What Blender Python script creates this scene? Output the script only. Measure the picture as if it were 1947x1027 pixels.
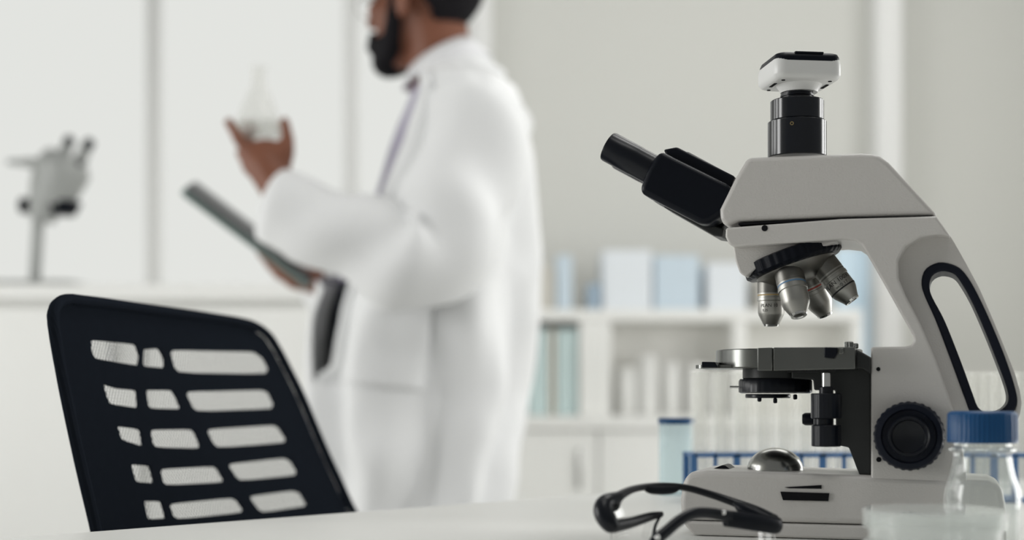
import bpy, bmesh, math, random
from mathutils import Vector, Matrix, noise
random.seed(4)
PI = math.pi
C = bpy.context.scene.collection
for o in list(bpy.data.objects): bpy.data.objects.remove(o)

# ------------------------------------------------------------ camera, world, light, exposure
ZT = 0.80                 # height of the desk top
ZC = 0.897                # height of the lens
FPX = 50 / 36 * 1947
HOR = 750.0               # picture row of the horizon
sc = bpy.context.scene
cd = bpy.data.cameras.new('camera'); cam = bpy.data.objects.new('camera', cd); C.objects.link(cam)
cam.location = (0, 0, ZC); cam.rotation_euler = (PI / 2, 0, 0)
cd.lens = 50; cd.sensor_width = 36; cd.shift_y = (HOR - 513.5) / 1947
cd.clip_start = 0.05
cd.dof.use_dof = True; cd.dof.focus_distance = 0.985; cd.dof.aperture_fstop = 3.6
sc.camera = cam
w = bpy.data.worlds.new('world'); sc.world = w; w.use_nodes = True
w.node_tree.nodes['Background'].inputs[0].default_value = (0.98, 1.0, 0.97, 1)
w.node_tree.nodes['Background'].inputs[1].default_value = 0.20
sc.view_settings.view_transform = 'Standard'; sc.view_settings.look = 'None'
sc.view_settings.exposure = 0.0; sc.view_settings.gamma = 1.0
sc.view_settings.use_curve_mapping = False
sc.cycles.max_bounces = 10; sc.cycles.transparent_max_bounces = 40

def area(name, loc, rot, sx, sy, radiance, col=(1, 1, 1)):
    l = bpy.data.lights.new(name, 'AREA'); l.shape = 'RECTANGLE'; l.size = sx; l.size_y = sy
    l.energy = radiance * PI * sx * sy; l.color = col
    o = bpy.data.objects.new(name, l); C.objects.link(o); o.location = loc; o.rotation_euler = rot
    return o
WZ0, WZ1 = 0.70, 1.85                      # sill and head of the added, unseen side windows
LEFT_W = [(0.55, 1.2), (1.45, 2.1), (2.35, 3.0)]
RIGHT_W = [(1.35, 2.0), (2.3, 2.95)]
for (a, b), L in zip(LEFT_W, (9.5, 5.0, 3.0)):
    area('added_side_light', (-2.24, (a + b) / 2, (WZ0 + WZ1) / 2), (0, -PI / 2, 0), WZ1 - WZ0 - 0.1, b - a - 0.1, L, (1, 1, 0.985))  # unseen left lights, added for bright highlights on the microscope's left faces
for (a, b), L in zip(RIGHT_W, (8.0, 6.0)):
    area('added_side_light', (2.04, (a + b) / 2, (WZ0 + WZ1) / 2), (0, PI / 2, 0), WZ1 - WZ0 - 0.1, b - a - 0.1, L, (1, 1, 0.985))  # unseen right lights, added to brighten coat and tube from that side
OVERHEAD_FILL = [(0.1, 3.55, 2.5), (1.15, 3.55, 3.3), (-0.5, 1.45, 1.0), (0.7, 1.5, 7.0), (0.9, 2.7, 3.2), (0.25, 0.35, 3.5)]  # unseen overhead lights, added to brighten back wall, coat and desk
for cx, cy, cl in OVERHEAD_FILL:
    area('overhead_fill', (cx, cy, 2.93), (0, 0, 0), 0.9, 0.55, cl, (1, 0.995, 0.97))

# ------------------------------------------------------------ helpers
def W(px, py, D):
    return Vector(((px - 973.5) / FPX * D, D, ZC + (HOR - py) / FPX * D))

def mat(name, col, rough=0.5, metal=0.0, spec=0.5, coat=0.0, vary=0.0, bump=0.0, scale=40.0, emit=None, sheen=0.0, sss=0.0):
    m = bpy.data.materials.new(name); m.use_nodes = True
    nt = m.node_tree; b = nt.nodes['Principled BSDF']
    b.inputs['Base Color'].default_value = (*col, 1); b.inputs['Roughness'].default_value = rough
    b.inputs['Metallic'].default_value = metal; b.inputs['Specular IOR Level'].default_value = spec
    b.inputs['Coat Weight'].default_value = coat; b.inputs['Sheen Weight'].default_value = sheen
    if sss:
        b.inputs['Subsurface Weight'].default_value = sss; b.inputs['Subsurface Radius'].default_value = (0.01, 0.004, 0.002)
    if emit is not None:
        b.inputs['Emission Color'].default_value = (*emit[0], 1); b.inputs['Emission Strength'].default_value = emit[1]
    if vary or bump:
        tc = nt.nodes.new('ShaderNodeTexCoord'); n = nt.nodes.new('ShaderNodeTexNoise')
        n.inputs['Scale'].default_value = scale; n.inputs['Detail'].default_value = 3
        nt.links.new(tc.outputs['Object'], n.inputs['Vector'])
        if vary:
            r = nt.nodes.new('ShaderNodeMix'); r.data_type = 'RGBA'
            r.inputs[6].default_value = (*[c * (1 - vary) for c in col], 1); r.inputs[7].default_value = (*[min(1, c * (1 + vary)) for c in col], 1)
            nt.links.new(n.outputs['Fac'], r.inputs[0]); nt.links.new(r.outputs[2], b.inputs['Base Color'])
        if bump:
            bp = nt.nodes.new('ShaderNodeBump'); bp.inputs['Strength'].default_value = bump; bp.inputs['Distance'].default_value = 0.001
            nt.links.new(n.outputs['Fac'], bp.inputs['Height']); nt.links.new(bp.outputs['Normal'], b.inputs['Normal'])
    return m

def clear_mat(name, tint=(0.97, 0.98, 0.98), gloss=1.0, haze=0.0, hazecol=(0.8, 0.83, 0.83), rough=0.03, ior=1.45):
    """thin clear plastic or glass: see-through with mirror edges"""
    m = bpy.data.materials.new(name); m.use_nodes = True; nt = m.node_tree; nt.nodes.clear()
    out = nt.nodes.new('ShaderNodeOutputMaterial'); tr = nt.nodes.new('ShaderNodeBsdfTransparent')
    gl = nt.nodes.new('ShaderNodeBsdfGlossy'); lw = nt.nodes.new('ShaderNodeLayerWeight'); lw.inputs[0].default_value = 0.5
    pw = nt.nodes.new('ShaderNodeMath'); pw.operation = 'POWER'; pw.inputs[1].default_value = 5.0; nt.links.new(lw.outputs['Facing'], pw.inputs[0])
    fr = nt.nodes.new('ShaderNodeMath'); fr.operation = 'MULTIPLY_ADD'; nt.links.new(pw.outputs[0], fr.inputs[0]); mx = nt.nodes.new('ShaderNodeMixShader')
    tr.inputs[0].default_value = (*tint, 1); gl.inputs['Roughness'].default_value = rough; gl.inputs[0].default_value = (gloss, gloss, gloss, 1)
    f0 = ((ior - 1) / (ior + 1)) ** 2; fr.inputs[1].default_value = (1 - f0) * min(1, (ior - 1) * 2.2); fr.inputs[2].default_value = f0
    nt.links.new(fr.outputs[0], mx.inputs[0]); nt.links.new(tr.outputs[0], mx.inputs[1]); nt.links.new(gl.outputs[0], mx.inputs[2])
    last = mx
    if haze:
        df = nt.nodes.new('ShaderNodeBsdfDiffuse'); df.inputs[0].default_value = (*hazecol, 1)
        tl = nt.nodes.new('ShaderNodeBsdfTranslucent'); tl.inputs[0].default_value = (*hazecol, 1)
        ad = nt.nodes.new('ShaderNodeMixShader'); ad.inputs[0].default_value = 0.5
        nt.links.new(df.outputs[0], ad.inputs[1]); nt.links.new(tl.outputs[0], ad.inputs[2])
        m2 = nt.nodes.new('ShaderNodeMixShader'); m2.inputs[0].default_value = haze
        nt.links.new(mx.outputs[0], m2.inputs[1]); nt.links.new(ad.outputs[0], m2.inputs[2]); last = m2
    nt.links.new(last.outputs[0], out.inputs[0])
    return m

def obj(name, bm, m, parent=None, smooth=True, bevel=0, seg=3, mods=None, angle=35):
    me = bpy.data.meshes.new(name); bmesh.ops.recalc_face_normals(bm, faces=bm.faces[:]); bm.to_mesh(me); bm.free()
    me.materials.append(m)
    o = bpy.data.objects.new(name, me); C.objects.link(o)
    if parent is not None: o.parent = parent
    if bevel:
        b = o.modifiers.new('bevel', 'BEVEL'); b.width = bevel; b.segments = seg; b.limit_method = 'ANGLE'; b.angle_limit = math.radians(30)
        b.harden_normals = False
    if mods: mods(o)
    if smooth:
        for p in me.polygons: p.use_smooth = True
        if not mods:
            # keep hard edges crisp
            me.set_sharp_from_angle(angle=math.radians(angle))
    return o

def thing(name, label, cat, loc=(0, 0, 0), rotz=0, group=None):
    o = bpy.data.objects.new(name, None); C.objects.link(o); o.empty_display_size = 0.05
    o.location = loc; o.rotation_euler = (0, 0, rotz); o['label'] = label; o['category'] = cat
    if group: o['group'] = group
    return o
def tag(o, label, cat, group=None):
    o['label'] = label; o['category'] = cat
    if group: o['group'] = group
    return o
def struct(name, bm, m, parent=None, **k):
    o = obj(name, bm, m, parent, **k)
    if parent is None: o['kind'] = 'structure'
    return o
def B(): return bmesh.new()

def box(bm, c, s, M=None):
    r = bmesh.ops.create_cube(bm, size=1.0)
    T = Matrix.Translation(c) @ Matrix.Diagonal((s[0], s[1], s[2], 1))
    bmesh.ops.transform(bm, matrix=(M @ T) if M else T, verts=r['verts'])
    return bm
def box2(bm, a, b, M=None):
    return box(bm, [(a[i] + b[i]) / 2 for i in range(3)], [abs(b[i] - a[i]) for i in range(3)], M)

def prism(bm, pts, y0, y1, M=None):
    """outline in x,z pulled from y0 to y1"""
    T = M or Matrix()
    v0 = [bm.verts.new(T @ Vector((p[0], y0, p[1]))) for p in pts]
    v1 = [bm.verts.new(T @ Vector((p[0], y1, p[1]))) for p in pts]
    n = len(pts); bm.faces.new(v0); bm.faces.new(v1[::-1])
    for i in range(n): bm.faces.new((v0[i], v0[(i + 1) % n], v1[(i + 1) % n], v1[i]))
    return bm

def axis_mat(p, d):
    d = Vector(d).normalized(); q = Vector((0, 0, 1)).rotation_difference(d)
    return Matrix.Translation(p) @ q.to_matrix().to_4x4()

def lathe(bm, prof, M=None, n=48, rfun=None, cap=True):
    """prof: list of (radius, height) about +Z of M"""
    T = M or Matrix(); rings = []
    for k, (r, z) in enumerate(prof):
        ring = []
        for i in range(n):
            a = 2 * PI * i / n; rr = r * (rfun(a, k) if rfun else 1)
            ring.append(bm.verts.new(T @ Vector((rr * math.cos(a), rr * math.sin(a), z))))
        rings.append(ring)
    for k in range(len(rings) - 1):
        for i in range(n):
            bm.faces.new((rings[k][i], rings[k][(i + 1) % n], rings[k + 1][(i + 1) % n], rings[k + 1][i]))
    if cap:
        if prof[0][0] > 1e-5: bm.faces.new(rings[0][::-1])
        if prof[-1][0] > 1e-5: bm.faces.new(rings[-1])
    return bm

def loft(bm, rings, closed=True, cap=True):
    vs = [[bm.verts.new(p) for p in r] for r in rings]; n = len(vs[0])
    for k in range(len(vs) - 1):
        for i in range(n if closed else n - 1):
            bm.faces.new((vs[k][i], vs[k][(i + 1) % n], vs[k + 1][(i + 1) % n], vs[k + 1][i]))
    if cap and closed: bm.faces.new(vs[0][::-1]); bm.faces.new(vs[-1])
    return bm

def rrect(hx, hy, r, z, M, seg=6):
    pts = []
    for q, (sx, sy) in enumerate(((1, 1), (-1, 1), (-1, -1), (1, -1))):
        for i in range(seg + 1):
            a = q * PI / 2 + i * PI / 2 / seg
            pts.append(M @ Vector((sx * (hx - r) + r * math.cos(a), sy * (hy - r) + r * math.sin(a), z)))
    return pts
def rrloft(bm, secs, M=None, seg=6):
    M = M or Matrix()
    return loft(bm, [rrect(hx, hy, min(r, hx * .999, hy * .999), z, M, seg) for (z, hx, hy, r) in secs])

def catmull(P, m=8):
    P = [Vector(p) for p in P]; out = []
    Q = [2 * P[0] - P[1]] + P + [2 * P[-1] - P[-2]]
    for i in range(1, len(Q) - 2):
        for k in range(m):
            t = k / m
            out.append(0.5 * ((2 * Q[i]) + (Q[i + 1] - Q[i - 1]) * t + (2 * Q[i - 1] - 5 * Q[i] + 4 * Q[i + 1] - Q[i + 2]) * t * t + (3 * Q[i] - Q[i - 1] - 3 * Q[i + 1] + Q[i + 2]) * t ** 3))
    out.append(P[-1]); return out

def tube(bm, pts, rad, n=12, flat=1.0, m=8, up=Vector((0, 0, 1)), rfun=None):
    """smooth tube through pts; rad one number or a list (same length as pts); flat squeezes it across 'up'"""
    k = len(pts); rad = rad if isinstance(rad, (list, tuple)) else [rad] * k
    P = catmull(pts, m) if m > 1 else [Vector(p) for p in pts]
    R = catmull([(r, 0, 0) for r in rad], m) if m > 1 else [Vector((r, 0, 0)) for r in rad]
    rings = []
    for i, p in enumerate(P):
        t = (P[min(i + 1, len(P) - 1)] - P[max(i - 1, 0)]).normalized()
        a = up.cross(t)
        if a.length < 1e-4: a = Vector((1, 0, 0))
        a.normalize(); b = t.cross(a)
        r = max(R[i].x, 1e-4)
        ring = []
        for j in range(n):
            th = 2 * PI * j / n
            off = a * math.cos(th) * r * flat + b * math.sin(th) * r
            if rfun: off = off * rfun(i / (len(P) - 1), th)
            ring.append(p + off)
        rings.append(ring)
    return loft(bm, rings)

def ball(bm, c, r, M=None, u=20, v=14):
    q = bmesh.ops.create_uvsphere(bm, u_segments=u, v_segments=v, radius=1.0)
    r = r if hasattr(r, '__len__') else (r, r, r)
    T = Matrix.Translation(c) @ Matrix.Diagonal((*r, 1))
    bmesh.ops.transform(bm, matrix=(M @ T) if M else T, verts=q['verts'])
    return bm
def capsule(bm, a, b, ra, rb, n=16):
    a, b = Vector(a), Vector(b)
    L = (b - a).length; prof = []
    for i in range(7):
        t = -PI / 2 + PI / 2 * i / 6; prof.append((max(ra * math.cos(t), 1e-6), ra * math.sin(t)))
    for i in range(7):
        t = PI / 2 * i / 6; prof.append((max(rb * math.cos(t), 1e-6), L + rb * math.sin(t)))
    lathe(bm, prof, axis_mat(a, b - a), n=n, cap=False)
    bmesh.ops.remove_doubles(bm, verts=bm.verts[:], dist=1e-6)
    return bm
def remesh(vox, smooth=4, disp=None):
    def f(o):
        r = o.modifiers.new('remesh', 'REMESH'); r.mode = 'VOXEL'; r.voxel_size = vox; r.use_smooth_shade = True
        s = o.modifiers.new('smooth', 'SMOOTH'); s.iterations = smooth; s.factor = 0.5
    return f
def solid(th, sub=0, off=0):
    def f(o):
        s = o.modifiers.new('solid', 'SOLIDIFY'); s.thickness = th; s.offset = off
        if sub:
            q = o.modifiers.new('sub', 'SUBSURF'); q.levels = sub; q.render_levels = sub
    return f

def text_to(bm, s, size, fmap):
    """writes s; fmap turns flat text x,y into a 3D point"""
    cu = bpy.data.curves.new('t', 'FONT'); cu.body = s; cu.size = size; cu.align_x = 'CENTER'; cu.align_y = 'CENTER'; cu.resolution_u = 3
    o = bpy.data.objects.new('t', cu); C.objects.link(o)
    me = bpy.data.meshes.new_from_object(o.evaluated_get(bpy.context.evaluated_depsgraph_get()))
    t = bmesh.new(); t.from_mesh(me)
    bmesh.ops.subdivide_edges(t, edges=t.edges[:], cuts=1)
    mp = {}
    for v in t.verts: mp[v] = bm.verts.new(fmap(v.co.x, v.co.y))
    for f in t.faces:
        try: bm.faces.new([mp[v] for v in f.verts])
        except ValueError: pass
    t.free(); bpy.data.objects.remove(o); bpy.data.curves.remove(cu); bpy.data.meshes.remove(me)
    return bm

# ------------------------------------------------------------ materials
M_wall = mat('wall_paint', (0.70, 0.70, 0.665), 0.6, spec=0.2, vary=0.01, bump=0.05, scale=60)
M_frame = mat('window_frame_paint', (0.87, 0.87, 0.86), 0.5, vary=0.01)
M_sheer = mat('window_daylight', (0.02, 0.02, 0.02), 0.9, spec=0.0, emit=((0.755, 0.765, 0.735), 1.0))
M_floor = mat('floor_vinyl', (0.55, 0.55, 0.53), 0.45, vary=0.04, scale=6)
M_table = mat('desk_laminate', (0.82, 0.82, 0.79), 0.42, spec=0.4, vary=0.01, bump=0.02, scale=90)
M_cab = mat('cabinet_laminate', (0.90, 0.90, 0.875), 0.45, vary=0.01)
M_white = mat('instrument_enamel', (0.62, 0.60, 0.578), 0.32, spec=0.5, vary=0.015, bump=0.25, scale=900)
M_camw = mat('camera_case_white', (0.80, 0.80, 0.79), 0.32, spec=0.5, vary=0.01)
M_black = mat('black_plastic', (0.0055, 0.007, 0.0115), 0.35, spec=0.15, vary=0.1, scale=200)
M_bsatin = mat('black_satin_metal', (0.0055, 0.007, 0.0115), 0.28, spec=0.3, vary=0.1, scale=200)
M_lattice = mat('chair_back_plastic', (0.013, 0.016, 0.022), 0.8, spec=0.0, vary=0.1, scale=100)
M_gloss = mat('black_gloss_anodised', (0.005, 0.0065, 0.011), 0.16, spec=0.55)
M_rubber = mat('black_rubber', (0.0065, 0.009, 0.018), 0.45, spec=0.2, vary=0.1, scale=300)
M_stage = mat('dark_anodised_metal', (0.19, 0.195, 0.185), 0.26, metal=1.0, vary=0.08, scale=60)
M_brack = mat('dark_bracket_metal', (0.022, 0.024, 0.024), 0.4, spec=0.35, vary=0.1, scale=50)
M_chrome = mat('chrome', (0.75, 0.75, 0.74), 0.12, metal=1.0, vary=0.03)
M_obj = mat('objective_nickel', (0.40, 0.395, 0.37), 0.40, metal=1.0, vary=0.04, scale=80)
M_objdark = mat('objective_dark_nickel', (0.20, 0.195, 0.18), 0.40, metal=1.0, vary=0.04, scale=80)
M_seam = mat('dark_gap', (0.01, 0.01, 0.012), 0.8, spec=0.1)
M_dome = mat('lamp_dome_glass', (0.42, 0.42, 0.40), 0.24, metal=1.0, vary=0.05)
M_ink = mat('black_ink', (0.01, 0.01, 0.012), 0.5)
M_brass = mat('brass_screw', (0.55, 0.42, 0.22), 0.25, metal=1.0)
M_yel = mat('yellow_ring', (0.50, 0.36, 0.16), 0.4); M_blu = mat('blue_ring', (0.10, 0.22, 0.38), 0.4); M_red = mat('red_ring', (0.5, 0.07, 0.05), 0.4)
M_cap = mat('blue_cap_plastic', (0.006, 0.07, 0.20), 0.38, spec=0.35, vary=0.05, scale=60)
M_glass = clear_mat('bottle_glass', (0.955, 0.965, 0.96), 1.0, haze=0.05)
M_tube = clear_mat('tube_plastic', (0.995, 0.995, 0.99), 0.9, haze=0.10, hazecol=(0.92, 0.92, 0.90), ior=1.2)
M_flask = clear_mat('flask_glass', (0.99, 0.99, 0.985), 0.9, haze=0.10, hazecol=(0.95, 0.95, 0.93), ior=1.18)
M_dish = clear_mat('dish_plastic', (0.97, 0.98, 0.975), 1.0, haze=0.24, hazecol=(0.93, 0.94, 0.93))
M_lens = clear_mat('lens_polycarbonate', (0.985, 0.985, 0.985), 0.8)
M_rack = mat('blue_rack_plastic', (0.06, 0.18, 0.42), 0.4, vary=0.05)
M_aqua = clear_mat('pale_aqua_plastic', (0.90, 0.96, 0.97), 0.8, haze=0.35, hazecol=(0.74, 0.87, 0.90), rough=0.2)
M_skin = mat('skin', (0.215, 0.082, 0.047), 0.5, spec=0.35, vary=0.12, scale=30, sss=0.05)
M_hair = mat('black_hair', (0.012, 0.011, 0.013), 0.7, spec=0.1, vary=0.3, bump=0.6, scale=250)
M_coat = mat('lab_coat_cotton', (0.85, 0.855, 0.86), 0.8, spec=0.15, vary=0.01, bump=0.1, scale=500, sheen=0.1)
M_shirt = mat('lavender_shirt', (0.44, 0.41, 0.52), 0.8, spec=0.15, vary=0.03, scale=200)
M_trou = mat('black_trousers', (0.008, 0.010, 0.016), 0.8, spec=0.15, vary=0.1, scale=200)
M_shoe = mat('shoe_leather', (0.02, 0.015, 0.012), 0.35)
M_tabback = mat('tablet_case', (0.20, 0.26, 0.245), 0.35, spec=0.5, vary=0.03)
M_scope = mat('far_microscope_enamel', (0.36, 0.37, 0.36), 0.4)

# ------------------------------------------------------------ room
YB = 4.6
bm = B(); box2(bm, (-2.4, -0.8, -0.05), (2.4, YB + 0.1, 0)); struct('floor', bm, M_floor)
XW = lambda px: (px - 973.5) / FPX * YB
xr = XW(905)     # where the windowed part ends
bm = B()
box2(bm, (xr, YB, 0), (2.4, YB + 0.12, 3.0))
box2(bm, (-2.4, YB, 0), (xr, YB + 0.12, 0.95))
box2(bm, (-2.4, YB, 2.75), (xr, YB + 0.12, 3.0))
struct('wall_back', bm, M_wall)
# windows of the back wall
def window(name, x0, x1, z0, z1, y):
    f = B(); t = 0.024
    box2(f, (x0, y - 0.01, z0), (x0 + t, y + 0.1, z1)); box2(f, (x1 - t, y - 0.01, z0), (x1, y + 0.1, z1))
    box2(f, (x0 + t, y - 0.01, z0), (x1 - t, y + 0.1, z0 + t)); box2(f, (x0 + t, y - 0.01, z1 - t), (x1 - t, y + 0.1, z1))
    o = struct(name, f, M_frame, bevel=0.006)
    p = B(); box2(p, (x0 + t, y + 0.03, z0 + t), (x1 - t, y + 0.036, z1 - t))
    obj('window_pane', p, M_sheer, o)
window('window_1', -2.30, XW(292), 0.95, 2.75, YB)
window('window_2', XW(292), XW(668), 0.95, 2.75, YB)
window('window_3', XW(668), xr, 0.95, 2.75, YB)
bm = B(); box2(bm, (XW(898), YB - 0.10, 0), (XW(936), YB - 0.001, 3.0)); struct('trim_1', bm, M_frame, bevel=0.01)
bm = B(); box2(bm, (XW(1648), YB - 0.13, 0), (XW(1700), YB - 0.001, 3.0)); struct('trim_2', bm, M_frame, bevel=0.02)
# pale blue glazed strip beside the column; a weak glow paints its bluish reflection
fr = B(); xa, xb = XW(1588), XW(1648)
M_bluepane = mat('pale_blue_glazing_glow', (0.50, 0.62, 0.70), 0.3, emit=((0.50, 0.62, 0.70), 0.35))
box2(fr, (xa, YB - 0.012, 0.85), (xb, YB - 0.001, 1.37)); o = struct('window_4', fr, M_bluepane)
# left and right walls, with unseen windows added around the side lights
def side_wall(name, xi, xo, y0, y1, wins, first):
    # xi is the room face, xo the outer face
    bm = B(); box2(bm, (xi, y0, 0), (xo, y1, WZ0)); box2(bm, (xi, y0, WZ1), (xo, y1, 3.0))
    e = [y0] + [v for w_ in wins for v in w_] + [y1]
    for k in range(0, len(e), 2): box2(bm, (xi, e[k], WZ0), (xo, e[k + 1], WZ1))
    struct(name, bm, M_wall)
    d = 1 if xo > xi else -1; t = 0.045
    for k, (a, b) in enumerate(wins):
        f = B(); u, v = xi - d * .01, xi + d * .09
        box2(f, (u, a, WZ0), (v, a + t, WZ1)); box2(f, (u, b - t, WZ0), (v, b, WZ1))
        box2(f, (u, a + t, WZ0), (v, b - t, WZ0 + t)); box2(f, (u, a + t, WZ1 - t), (v, b - t, WZ1))
        o = struct('window_%d' % (first + k), f, M_frame, bevel=0.004)  # unseen window frame, added around a side light
        p = B(); box2(p, (xi + d * .044, a + t, WZ0 + t), (xi + d * .05, b - t, WZ1 - t)); obj('window_pane', p, M_sheer, o)
side_wall('wall_left', -2.30, -2.42, -0.8, YB, LEFT_W, 5)
side_wall('wall_right', 2.1, 2.22, 1.1, YB, RIGHT_W, 8)

# ------------------------------------------------------------ desk
E0 = Vector((-0.293, 1.01)); ED = Vector((0.373, 0.375)).normalized()
def ept(s): p = E0 + ED * s; return (p.x, p.y)
def wpt(px, D): return ((px - 973.5) / FPX * D, D)
desk = thing('desk', 'pale laminate desk carrying the microscope and glassware', 'desk', (0.2, 0.6, 0))
outline = [ept(-0.95), ept(0.85), (1.1, 1.61), (1.1, -0.28), (-0.6, -0.28)]
def plan(bm, pts, z0, z1, off=(0, 0)):
    v0 = [bm.verts.new((x - off[0], y - off[1], z0)) for x, y in pts]; v1 = [bm.verts.new((x - off[0], y - off[1], z1)) for x, y in pts]
    n = len(pts); bm.faces.new(v0[::-1]); bm.faces.new(v1)
    for i in range(n): bm.faces.new((v0[i], v0[(i + 1) % n], v1[(i + 1) % n], v1[i]))
    return bm
obj('tabletop', plan(B(), outline, ZT - 0.028, ZT, (0.2, 0.6)), M_table, desk, bevel=0.002)
for x, y in ((-0.50, -0.15), (1.0, -0.15), (1.0, 1.5), (0.45, 1.52)):
    b = B(); box2(b, (x - 0.225, y - 0.625, 0), (x - 0.175, y - 0.575, ZT - 0.0285)); obj('leg', b, M_cab, desk, bevel=0.003)

# ------------------------------------------------------------ main microscope
TH = math.radians(17)
tv = Vector((math.cos(TH), -math.sin(TH), 0)); nv = Vector((math.sin(TH), math.cos(TH), 0))
YN = -0.037
A0 = W(1655, 905, 0.94)
root = A0 - nv * YN; root = root - tv * 0.035; root.z = ZT
scope = thing('microscope', 'large white laboratory microscope with black eyepieces and a camera on top', 'microscope', root, -TH)
def U(px, py, y=YN):
    rx = (px - 973.5) / FPX
    D = (y + root.x * nv.x + root.y * nv.y) / (rx * nv.x + nv.y)
    P = W(px, py, D); d = P - Vector((root.x, root.y, 0))
    return (d.x * tv.x + d.y * tv.y, P.z - ZT)
def poly(pts, y=YN): return [U(a, b, y) for a, b in pts]
def rad(pxw, px=1500, y=0.0): return (U(px + pxw / 2, 600, y)[0] - U(px - pxw / 2, 600, y)[0]) / 2
def P3(px, py, y): x, z = U(px, py, y); return Vector((x, y, z))

# arm
arm_pts = poly([(1380, 433), (1600, 416), (1780, 411), (1807, 449), (1782, 446), (1750, 451), (1722, 468), (1708, 494), (1708, 528), (1722, 562), (1750, 615),
                (1779, 682), (1803, 750), (1821, 805), (1832, 860), (1838, 905), (1838, 985), (1657, 985), (1656, 905), (1656, 660), (1722, 659), (1733, 656), (1738, 648), (1736, 638),
                (1690, 556), (1648, 482), (1638, 466), (1626, 458), (1600, 455), (1400, 469), (1386, 465), (1379, 450)])
arm = obj('arm', prism(B(), arm_pts, YN, -YN), M_white, scope, bevel=0.0065, seg=5)
# thinner rear handle with its loop
def resamp(pts, n):
    P = [Vector((a, b)) for a, b in pts]; P.append(P[0]); L = [0]
    for i in range(len(P) - 1): L.append(L[-1] + (P[i + 1] - P[i]).length)
    out = []
    for k in range(n):
        s = L[-1] * k / n; i = max(j for j in range(len(P) - 1) if L[j] <= s)
        out.append(tuple(P[i].lerp(P[i + 1], (s - L[i]) / max(L[i + 1] - L[i], 1e-9))))
    return out
def ring_prism(bm, outer, inner, y0, y1, n=72):
    """both outlines start at the top middle and run the same way round"""
    O, I = resamp(outer, n), resamp(inner, n)
    # line up by nearest start
    cO = sum((Vector(p) for p in O), Vector((0, 0))) / n
    k0 = min(range(n), key=lambda k: (Vector(I[k]) - Vector(O[0])).length); I = I[k0:] + I[:k0]
    q = [[bm.verts.new((p[0], y, p[1])) for p in R] for R, y in ((O, y0), (I, y0), (I, y1), (O, y1))]
    for a in range(4):
        b = (a + 1) % 4
        for i in range(n):
            j = (i + 1) % n; bm.faces.new((q[a][i], q[a][j], q[b][j], q[b][i]))
    return bm
def closed_smooth(pts, m=6):
    P = [Vector((a, b, 0)) for a, b in pts]; n = len(P); out = []
    for i in range(n):
        p0, p1, p2, p3 = P[i - 1], P[i], P[(i + 1) % n], P[(i + 2) % n]
        for k in range(m):
            t = k / m
            v = 0.5 * ((2 * p1) + (p2 - p0) * t + (2 * p0 - 5 * p1 + 4 * p2 - p3) * t * t + (3 * p1 - p0 - 3 * p2 + p3) * t ** 3)
            out.append((v.x, v.y))
    return out
h_out = [(1790, 425), (1812, 457), (1838, 503), (1862, 548), (1890, 612), (1913, 668), (1929, 708), (1939, 742), (1943, 768), (1938, 795), (1922, 815), (1895, 826), (1850, 836), (1822, 826),
         (1800, 765), (1770, 690), (1735, 610), (1705, 560), (1696, 520), (1700, 470), (1725, 440), (1755, 425)]
l_out = closed_smooth([(1793, 499), (1822, 508), (1842, 530), (1862, 566), (1886, 618), (1912, 682), (1930, 738), (1934, 768), (1922, 790), (1900, 801), (1872, 804), (1848, 790), (1834, 757), (1812, 697), (1780, 612), (1759, 565), (1752, 540), (1757, 516), (1773, 503)])
l_in = closed_smooth([(1797, 516), (1815, 522), (1829, 540), (1848, 574), (1872, 628), (1896, 688), (1914, 738), (1917, 762), (1908, 776), (1893, 783), (1875, 784), (1860, 775), (1849, 748), (1828, 690), (1797, 612), (1773, 566), (1767, 545), (1771, 527), (1783, 518)])
YH = -0.021
obj('handle', ring_prism(B(), poly(h_out, YH), poly(l_out, YH), YH, -YH, 90), M_white, scope, bevel=0.003, seg=4)
obj('handle_grip', ring_prism(B(), poly(l_out, YH), poly(l_in, YH), YH - 0.0012, -YH + 0.0012, 90), M_rubber, scope, bevel=0.0012)
# head
head_pts = poly([(1421, 299), (1636, 291), (1658, 292), (1672, 296), (1690, 309), (1783, 409), (1600, 413), (1402, 422), (1380, 431), (1369, 418), (1368, 398), (1397, 339)], -0.033)
obj('head', prism(B(), head_pts, -0.033, 0.033), M_white, scope, bevel=0.0045, seg=4)
seam = poly([(1404, 424), (1600, 414.5), (1776, 411), (1776, 413), (1600, 417.5), (1404, 427.5)], -0.034)
obj('head_seam', prism(B(), seam, -0.0335, 0.0335), M_seam, scope)
# base
hb = 0.048
btop = poly([(1293, 955), (1296, 925), (1303, 906), (1315, 898), (1345, 894.5), (1500, 899), (1655, 905), (1880, 914), (1905, 925), (1912, 960), (1914, 975), (1296, 975)])
zs_ = U(1296, 990)[1] + 0.0004; btop[-2] = (btop[-2][0], zs_); btop[-1] = (btop[-1][0], zs_)
obj('base', prism(B(), btop, YN - 0.001, hb), M_white, scope, bevel=0.004, seg=4)
x0, zs = U(1296, 990); x1, _ = U(1914, 990)
bl = B(); prism(bl, [(x0 + 0.0005, zs - 0.0001), (x1, zs - 0.0001), (x1, 0.0005), (x0 + 0.008, 0.0005), (x0 + 0.003, 0.006)], YN - 0.0005, hb - 0.001)
obj('base_foot', bl, M_white, scope, bevel=0.002)
b = B(); box2(b, (x0 + 0.012, YN + 0.02, zs - 0.0012), (x1 - 0.012, hb - 0.003, zs + 0.001)); obj('base_gap', b, M_seam, scope)
b = B(); bp = poly([(1484, 935), (1577, 938), (1575, 953), (1489, 951)], YN - 0.001); prism(b, bp, YN - 0.0022, YN + 0.004); obj('base_slot', b, M_seam, scope)
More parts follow.
